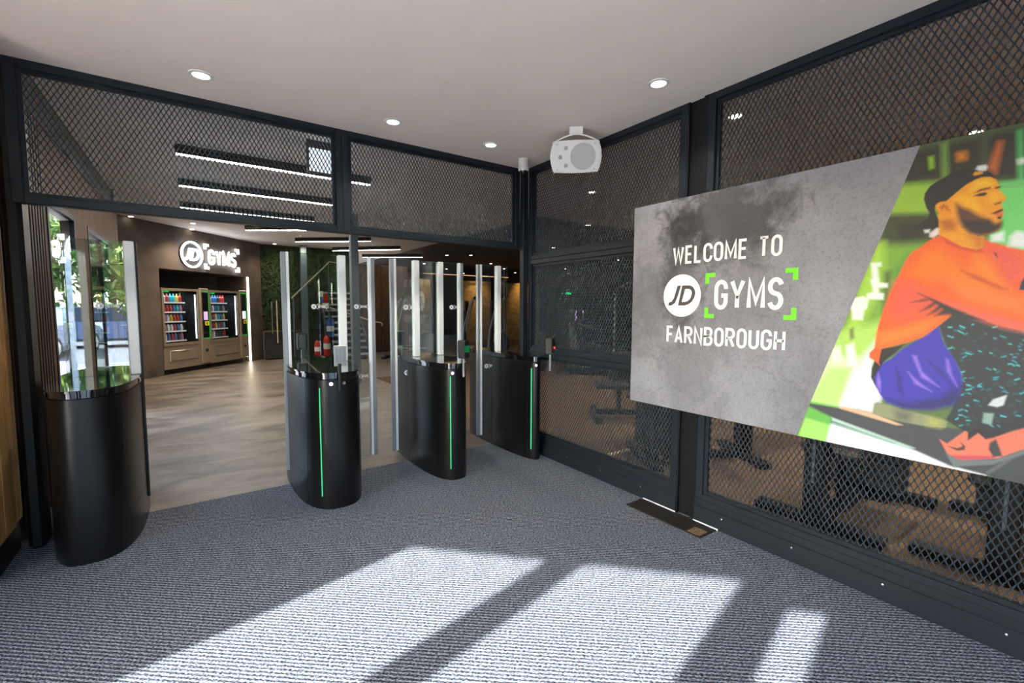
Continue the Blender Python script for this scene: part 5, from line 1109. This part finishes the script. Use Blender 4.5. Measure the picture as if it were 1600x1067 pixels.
# ================================================================== GYM EQUIPMENT
def eq(name, label, cat, x, y, rz=0.0, group=None): return empty(name, label, cat, group, loc=(x, y, 0), rz=rz)
def L(mb, n, m_, p, smooth=False):
    o = mb.build(n, m_, None, smooth=smooth); o.parent = p; return o
def multigym(x, y, rz, label, hh=2.05):
    e = eq('cable_machine', label, 'gym machine', x, y, rz, 'gym machines behind the mesh partition')
    L(MB().bbox(-.07, .07, -.06, .06, 0.05, hh, .01), 'upright', 'black_steel', e); L(MB().bbox(-.075, -.068, -.008, .008, .3, hh - .2, .001), 'guide_rail', 'steel_blue', e)
    for s_ in (-1, 1): L(MB().bbox(-.06, .06, min(0, s_ * .38), max(0, s_ * .38), 0.0, .055, .008), 'foot', 'black_steel', e)
    L(MB().bbox(.06, 1.05, -.05, .05, 0.0, .06, .008), 'base_beam', 'black_steel', e); L(MB().bbox(.95, 1.05, -.4, .4, 0.0, .058, .008), 'rear_foot', 'black_steel', e)
    for s_ in (-.2, .2): L(MB().tube([(.9, s_, .06), (.9, s_, 1.7)], .018, 8), 'weight_guide', 'steel', e)
    for k in range(8): L(MB().bbox(.78, 1.0, -.24, .24, .10 + k * .07, .165 + k * .07, .006), 'weight_plate', 'rubber', e)
    L(MB().tube([(.4, 0, .06), (.4, 0, .42)], .03, 8), 'seat_post', 'black_steel', e); L(MB().bbox(.16, .62, -.19, .19, .42, .50, .03), 'seat', 'vinyl', e)
    L(MB().tube([(.0, 0, hh), (.5, 0, hh + .06), (.95, 0, 1.75)], .03, 8), 'top_arm', 'black_steel', e); L(MB().tube([(.35, -.38, 1.78), (.35, -.26, 1.85), (.35, .26, 1.85), (.35, .38, 1.78)], .016, 8), 'pull_bar', 'steel', e)
    L(MB().tube([(.35, 0, 1.86), (.35, 0, hh + .03)], .004, 5), 'cable', 'plastic_black', e)
    return e
def bench(x, y, rz, label, ang=0.9):
    e = eq('weight_bench', label, 'bench', x, y, rz, 'weight benches behind the mesh partition')
    L(MB().bbox(-.6, .55, -.04, .04, .05, .12, .008), 'beam', 'black_steel', e)
    for x_ in (-.6, .5): L(MB().bbox(x_ - .04, x_ + .04, -.33, .33, 0, .06, .008), 'foot', 'black_steel', e)
    for x_ in (-.3, .2): L(MB().bbox(x_ - .03, x_ + .03, -.03, .03, .12, .40, .006), 'post', 'black_steel', e)
    L(MB().bbox(-.62, -.15, -.15, .15, .40, .48, .03), 'seat_pad', 'vinyl', e)
    m_ = Matrix.Translation((-.12, 0, .42)) @ Matrix.Rotation(-ang, 4, 'Y'); L(MB().bbox(0, .82, -.15, .15, 0, .075, .03, m_), 'back_pad', 'vinyl', e)
    for s_ in (-.34, .34): L(MB().lathe([(.03, -.01), (.05, 0), (.05, .03), (.03, .04)], 14, frame_mx((-.6, s_, .05), (1, 0, 0), (0, 0, 1))), 'wheel', 'rubber', e)
    return e
def crosstrainer(x, y, rz, label):
    e = eq('cross_trainer', label, 'cross trainer', x, y, rz, 'cross trainers in front of the lit stone walls')
    L(MB().bbox(-.9, .7, -.05, .05, .03, .10, .01), 'base', 'black_steel', e)
    for x_ in (-.85, .65): L(MB().bbox(x_ - .05, x_ + .05, -.35, .35, 0, .07, .01), 'foot', 'black_steel', e)
    L(MB().lathe([(.05, -.06), (.30, -.05), (.32, 0), (.30, .05), (.05, .06)], 24, frame_mx((-.55, 0, .42), (1, 0, 0), (0, 0, 1))), 'flywheel', 'plastic_black', e, True)
    L(MB().tube([(.35, 0, .08), (.45, 0, .8), (.40, 0, 1.35)], .05, 10), 'mast', 'plastic_black', e, True)
    L(MB().bbox(.33, .40, -.22, .22, 1.30, 1.62, .02), 'console', 'plastic_black', e)
    for s_ in (-.26, .26):
        L(MB().tube([(.45, s_, .35), (.40, s_, .9), (.28, s_, 1.35), (.20, s_ * .9, 1.62), (.10, s_ * .75, 1.72)], .022, 8), 'swing_arm', 'alu_grey', e, True)
        L(MB().tube([(.14, s_ * .8, 1.68), (.08, s_ * .72, 1.74)], .028, 8), 'grip', 'rubber', e)
        L(MB().tube([(.45, s_, .32), (-.5, s_ * .6, .30)], .025, 8), 'pedal_arm', 'alu_grey', e); L(MB().bbox(-.25, .12, s_ * .8 - .07, s_ * .8 + .07, .33, .38, .012), 'pedal', 'rubber', e)
    return e
def treadmill(x, y, rz, label):
    e = eq('treadmill', label, 'treadmill', x, y, rz, 'treadmills deep in the gym')
    L(MB().bbox(-.95, .85, -.38, .38, .05, .20, .02), 'deck', 'plastic_black', e); L(MB().box(-.92, .55, -.25, .25, .20, .205), 'belt', 'rubber', e)
    for s_ in (-.3, .3): L(MB().bbox(-.9, .6, s_ - .04, s_ + .04, .205, .23, .008), 'side_rail', 'alu_grey', e)
    for s_ in (-.36, .36): L(MB().tube([(.65, s_, .2), (.75, s_, 1.15)], .035, 8), 'upright', 'alu_grey', e); L(MB().tube([(.75, s_, 1.10), (.30, s_, 1.02)], .022, 8), 'handrail', 'plastic_black', e)
    L(MB().bbox(.66, .80, -.40, .40, 1.10, 1.40, .03), 'console', 'plastic_black', e); L(MB().box(.656, .66, -.2, .2, 1.17, 1.36), 'screen', 'screen_lilac', e)
    for x_ in (-.8, .7): L(MB().box(x_ - .04, x_ + .04, -.3, .3, 0, .05), 'foot', 'rubber', e)
    return e
def dumbbell_rack(x, y, rz, label):
    e = eq('dumbbell_rack', label, 'rack', x, y, rz)
    for s_ in (-1.0, 1.0): L(MB().bbox(s_ - .04, s_ + .04, -.3, .3, 0, 1.1, .01), 'side_frame', 'black_steel', e)
    for k in range(3): L(MB().bbox(-.96, .96, -.22 + k * .06, .10 + k * .06, .28 + k * .34, .32 + k * .34, .006), 'shelf', 'black_steel', e)
    M0 = Matrix.Translation((x, y, 0)) @ Matrix.Rotation(rz, 4, 'Z'); proto = None
    for k in range(3):
        for j in range(7):
            if proto is None:
                b = MB(); q = frame_mx((0, 0, 0), (1, 0, 0), (0, 0, 1)); b.lathe([(.06, -.14), (.065, -.13), (.065, -.06), (.018, -.055), (.018, .055), (.065, .06), (.065, .13), (.06, .14)], 10, q); o = proto = b.build('dumbbell', 'rubber')
            else: o = proto.copy(); C.objects.link(o)
            o.matrix_basis = M0 @ Matrix.Translation((-.80 + j * .26, -.06 + k * .06, .32 + k * .34 + .066))
            tag(o, 'black dumbbell, %s along the %s tier of the rack behind the mesh' % (('first', 'second', 'third', 'fourth', 'fifth', 'sixth', 'seventh')[j], ('lowest', 'middle', 'top')[k]), 'dumbbell', 'dumbbells on the rack')
multigym(0.62, -2.47, 0.0, 'black cable machine nearest the steel post, seen below the poster')
multigym(0.74, -3.32, 0.0, 'black cable machine at the picture edge below the shoe of the poster')
multigym(1.6, -1.45, 2.6, 'black cable machine further in behind the first mesh bay', 2.2)
multigym(3.2, 0.9, 1.2, 'tall black cable machine in the middle of the dark gym', 2.2)
bench(2.7, -3.6, 0.5, 'black weight bench between the two cable machines')
bench(2.0, 0.1, -0.7, 'black weight bench in the dark behind the corner of the mesh', 0.5)
dumbbell_rack(3.6, -1.2, PI / 2 + PI, 'black dumbbell rack deep behind the first mesh bay')
crosstrainer(3.9, 7.4, 2.5, 'cross trainer with raised handles in front of the lit stone wall'); crosstrainer(5.4, 6.3, 2.5, 'cross trainer just beside the corner post of the gates'); crosstrainer(2.2, 8.4, 2.5, 'cross trainer standing nearest the dark wood wall'); crosstrainer(3.4, 5.2, 2.3, 'cross trainer low in view behind the slim gate')
treadmill(7.9, 6.4, 2.3, 'treadmill behind the mesh beside the corner post'); treadmill(7.6, 3.6, 2.3, 'treadmill with a dim console behind the upper first mesh bay'); treadmill(4.6, 3.2, 2.3, 'treadmill nearest the mesh corner in the dark'); treadmill(9.2, 2.0, 2.3, 'treadmill farthest back behind the first mesh bay')
for x, y, z, l in ((9.0, 9.3, 1.95, 'green exit sign glowing small far behind the mesh'), (7.3, 7.7, 1.9, 'tiny green lamp left of the exit sign behind the mesh')):
    s_ = 0.11 if 'exit' in l and 'sign glowing' in l else 0.04
    MB().bbox(x - s_, x + s_, y - .02, y + .02, z, z + s_ * .7, .004, Matrix.Translation((0, 0, 0))).build('exit_sign', 'exit_green'); o = C.objects[-1]; tag(o, l, 'sign'); MB().box(x - .005, x + .005, y - .01, y + .01, z + s_ * .7, HG).build('hanger', 'plastic_black', o)

# ================================================================== OUTSIDE: CAR PARK
struct(MB().add([(-90, -90, -.08), (90, -90, -.08), (90, 90, -.08), (-90, 90, -.08)], [(0, 1, 2, 3)]), 'ground', 'asphalt')
b = MB()
for i in range(12): b.box(-16 + i * 2.6, -15.88 + i * 2.6, -19.5, -14.8, -.079, -.074)
for i in range(7): b.box(-14, -9.2, 6 + i * 2.6, 6.12 + i * 2.6, -.079, -.074)
struct(MB().add([(-13, 0.2, -.07), (-4.0, 0.2, -.07), (-4.0, -3.6, -.07), (0.5, -8.1, -.07), (0.5, -11.0, -.07), (-13, -11.0, -.07)], [(5, 4, 3, 2, 1, 0)]), 'bounce_apron', 'bounce_apron')  # unseen pale apron added to bounce sunlight up to the lobby ceiling
b.box(-40, 20, -11.6, -11.45, -.079, -.074); struct(b, 'road_markings', 'road_paint')
# unseen added wing that keeps the sun off the other panes
SH = Vector((-SUN_DIR.x, -SUN_DIR.y, 0)).normalized(); SP = Vector((SH.y, -SH.x, 0))   # towards the sun, and across it
def shade_pt(s_, d): return Vector((-0.21 * s_, 0.9777 * s_, 0)) + SH * d
blocker = empty('sun_blocker', 'unseen added wing of the neighbouring building outside the entrance', 'building', loc=(-10, -6, 0))
a0, a1 = shade_pt(-2.83, 9.6), shade_pt(-9.0, 9.6); wm = frame_mx(a0, a1 - a0, (0, 0, 1))
Lw = (a1 - a0).length
MB().box(0, Lw, -.08, 5.6, -2.5, 0, wm).build('blocker_wall', 'blocker_grey', blocker); MB().box(-.1, Lw + .1, 5.6, 5.75, -2.6, .1, wm).build('parapet', 'print_grey', blocker)
for n_ in (-1, 1):
    for k in range(3): 
        zz = 0.0 if n_ > 0 else -2.5
        f_ = MB().box(.7 + k * 1.9, 1.9 + k * 1.9, 1.0, 2.4, zz - .03, zz + .03, wm).build('window', 'black_steel', blocker); MB().box(.76 + k * 1.9, 1.84 + k * 1.9, 1.06, 2.34, zz - .035, zz + .035, wm).build('glazing', 'gloss_black', f_)
blocker2 = empty('sun_blocker', 'unseen added wing of the neighbouring building outside the wood-clad side wall', 'building', loc=(-10, 1.5, 0))  # out of view, put here so no sun enters the side windows
MB().box(-11.5, -9.0, -1.0, 4.6, -.08, 6.2).build('wall', 'blocker_grey', blocker2); MB().box(-11.6, -8.9, -1.1, 4.7, 6.2, 6.35).build('parapet', 'print_grey', blocker2)
for k in range(2):
    f_ = MB().box(-9.03, -8.97, -.2 + k * 2.4, 1.2 + k * 2.4, 1.0, 2.4).build('window', 'black_steel', blocker2); MB().box(-9.035, -8.965, -.14 + k * 2.4, 1.14 + k * 2.4, 1.06, 2.34).build('glazing', 'gloss_black', f_)
def car(x, y, rz, col, label):
    nm = 'car_paint_%d' % len([m for m in MATS if m.startswith('car_paint')]); mat(nm, col, 0.25, metal=0.3, coat=0.5)
    c_ = empty('car', label, 'car', 'cars in the car park', loc=(x, y, -.08), rz=rz)
    lo = [(-2.1, .30), (-2.15, .62), (-2.08, .88), (-1.3, .95), (1.0, .95), (1.85, .82), (2.12, .62), (2.15, .32), (1.75, .24), (1.65, .45), (1.35, .58), (1.05, .45), (.95, .24), (-.95, .24), (-1.05, .45), (-1.35, .58), (-1.65, .45), (-1.75, .24)]
    YM = Matrix(((1, 0, 0, 0), (0, 0, 1, 0), (0, 1, 0, 0), (0, 0, 0, 1)))
    L(MB().prism(lo, -.86, .86, YM), 'body', nm, c_)
    L(MB().add([(-1.95, -.80, .94), (1.05, -.80, .94), (.35, -.62, 1.44), (-1.35, -.62, 1.44), (-1.95, .80, .94), (1.05, .80, .94), (.35, .62, 1.44), (-1.35, .62, 1.44)], [(0, 1, 2, 3), (7, 6, 5, 4), (3, 2, 6, 7), (1, 5, 6, 2), (0, 3, 7, 4), (0, 4, 5, 1)]), 'cabin_glass', 'gloss_black', c_)
    L(MB().box(-1.36, .36, -.64, .64, 1.435, 1.475), 'roof', nm, c_)
    for s_ in (-1, 1):
        for x_ in (-.55, .55): L(MB().box(x_ - .008, x_ + .008, s_ * .861 - .003, s_ * .861 + .003, .30, .93), 'door_gap', 'plastic_black', c_)
        for x_ in (-.35, .72): L(MB().box(x_ - .09, x_ + .09, s_ * .872 - .012, s_ * .872 + .012, .80, .83), 'door_handle', 'steel', c_)
        L(MB().box(-2.0, 2.0, s_ * .862 - .004, s_ * .862 + .004, .26, .34), 'sill', 'plastic_black', c_)
    for x_ in (-1.35, 1.35):
        for s_ in (-1, 1):
            q = frame_mx((x_, s_ * .80, .31), (1, 0, 0), (0, 0, 1)); w_ = L(MB().lathe([(.2, -.09), (.31, -.085), (.31, .085), (.2, .09)], 20, q), 'wheel', 'rubber', c_); L(MB().lathe([(.19, -.095), (.19, .095)], 10, q), 'hub', 'steel', w_)
    for s_ in (-.62, .62): L(MB().box(-2.16, -2.05, s_ - .16, s_ + .16, .66, .82), 'tail_lamp', 'red_paint', c_); L(MB().box(2.0, 2.11, s_ - .16, s_ + .16, .62, .74), 'head_lamp', 'print_white', c_)
    return c_
car(-5.6, -18.4, 0.0, (0.13, 0.17, 0.30), 'dark blue hatchback mirrored in the open gate glass'); car(-10.8, -18.4, 0.05, (0.55, 0.56, 0.58), 'silver car further along the car park row'); car(-6.8, -23.0, PI, (0.02, 0.02, 0.025), 'black car in the row behind the blue hatchback'); car(-0.2, -17.0, PI, (0.7, 0.7, 0.7), 'white car at the far end of the car park row')
car(-6.6, 15.6, 1.4, (0.10, 0.16, 0.30), 'blue car seen through the tall window beside the slats'); car(-5.9, 22.0, 1.5, (0.6, 0.6, 0.6), 'pale car farther off through the tall window'); car(-9.2, 18.5, 1.5, (0.03, 0.03, 0.03), 'black car beyond the window frame post')
def tree(x, y, h, r, m_, label, n=2600):
    t = empty('tree', label, 'tree', 'trees round the car park', loc=(x, y, -.08))
    L(MB().tube([(0, 0, 0), (.05, 0, h * .35), (0, .1, h * .75)], .22, 8, r1=.06), 'trunk', 'bark', t)
    cs = [(rng.randn(3) * np.array([r * .42, r * .42, r * .30]) + np.array([0, 0, h * .50]), r * (.35 + .25 * rng.rand())) for _ in range(11)]
    def cen(k):
        c_, q = cs[k % len(cs)]; d = rng.randn(3); d /= np.linalg.norm(d); return c_ + d * q * (0.75 + .25 * rng.rand()), d
    f = leaves('foliage', m_, cen, n, 0.30, None, spread=.7); f.parent = t; f['kind'] = 'stuff'
for x, y, h, r, m_, l in ((-3.6, -30, 8, 3.1, 'leaf_yellow', 'bright yellow green tree mirrored in the open gate glass'), (-11.5, -31, 10, 3.4, 'leaf_green', 'big green tree mirrored behind the parked cars'), (-20, -29, 9, 3.2, 'leaf_green', 'green tree at the far left of the car park row'), (5.0, -31, 9, 3.3, 'leaf_green', 'green tree beyond the white car'), (13.5, -30, 9, 3.2, 'leaf_yellow', 'yellow green tree outside far right'), (-7.6, -40, 11, 4.0, 'leaf_green', 'tall dark tree in the second row behind the cars'), (-17.5, -41, 11, 4.0, 'leaf_green', 'tall tree of the second row further left'), (2.2, -41, 11, 4.0, 'leaf_yellow', 'tall light green tree of the second row further right'), (-5.0, 48, 12, 4.6, 'leaf_green', 'tall tree in the distance beyond the side window'),
                          (-7.6, 30, 9, 3.4, 'leaf_green', 'green tree seen through the window beside the slats'), (-16, 28, 9, 3.2, 'leaf_yellow', 'lighter tree left of the one through the window'), (1.5, 40, 10, 3.4, 'leaf_green', 'tall tree behind the building through the second window')):
    tree(x, y, h, r, m_, l)
hd = empty('hedge', 'low clipped hedge along the car park edge', 'hedge', loc=(-4, -27, 0)); hf = leaves('foliage', 'leaf_green', lambda k: ((-22 + 36 * rng.rand(), -26.5 + 1.2 * rng.rand(), 1.5 * rng.rand()), (0, 1, .3)), 5000, .22, None); hf.parent = hd; hf.matrix_parent_inverse = Matrix.Translation((4, 27, 0)); hf['kind'] = 'stuff'
bpy.context.view_layer.update()
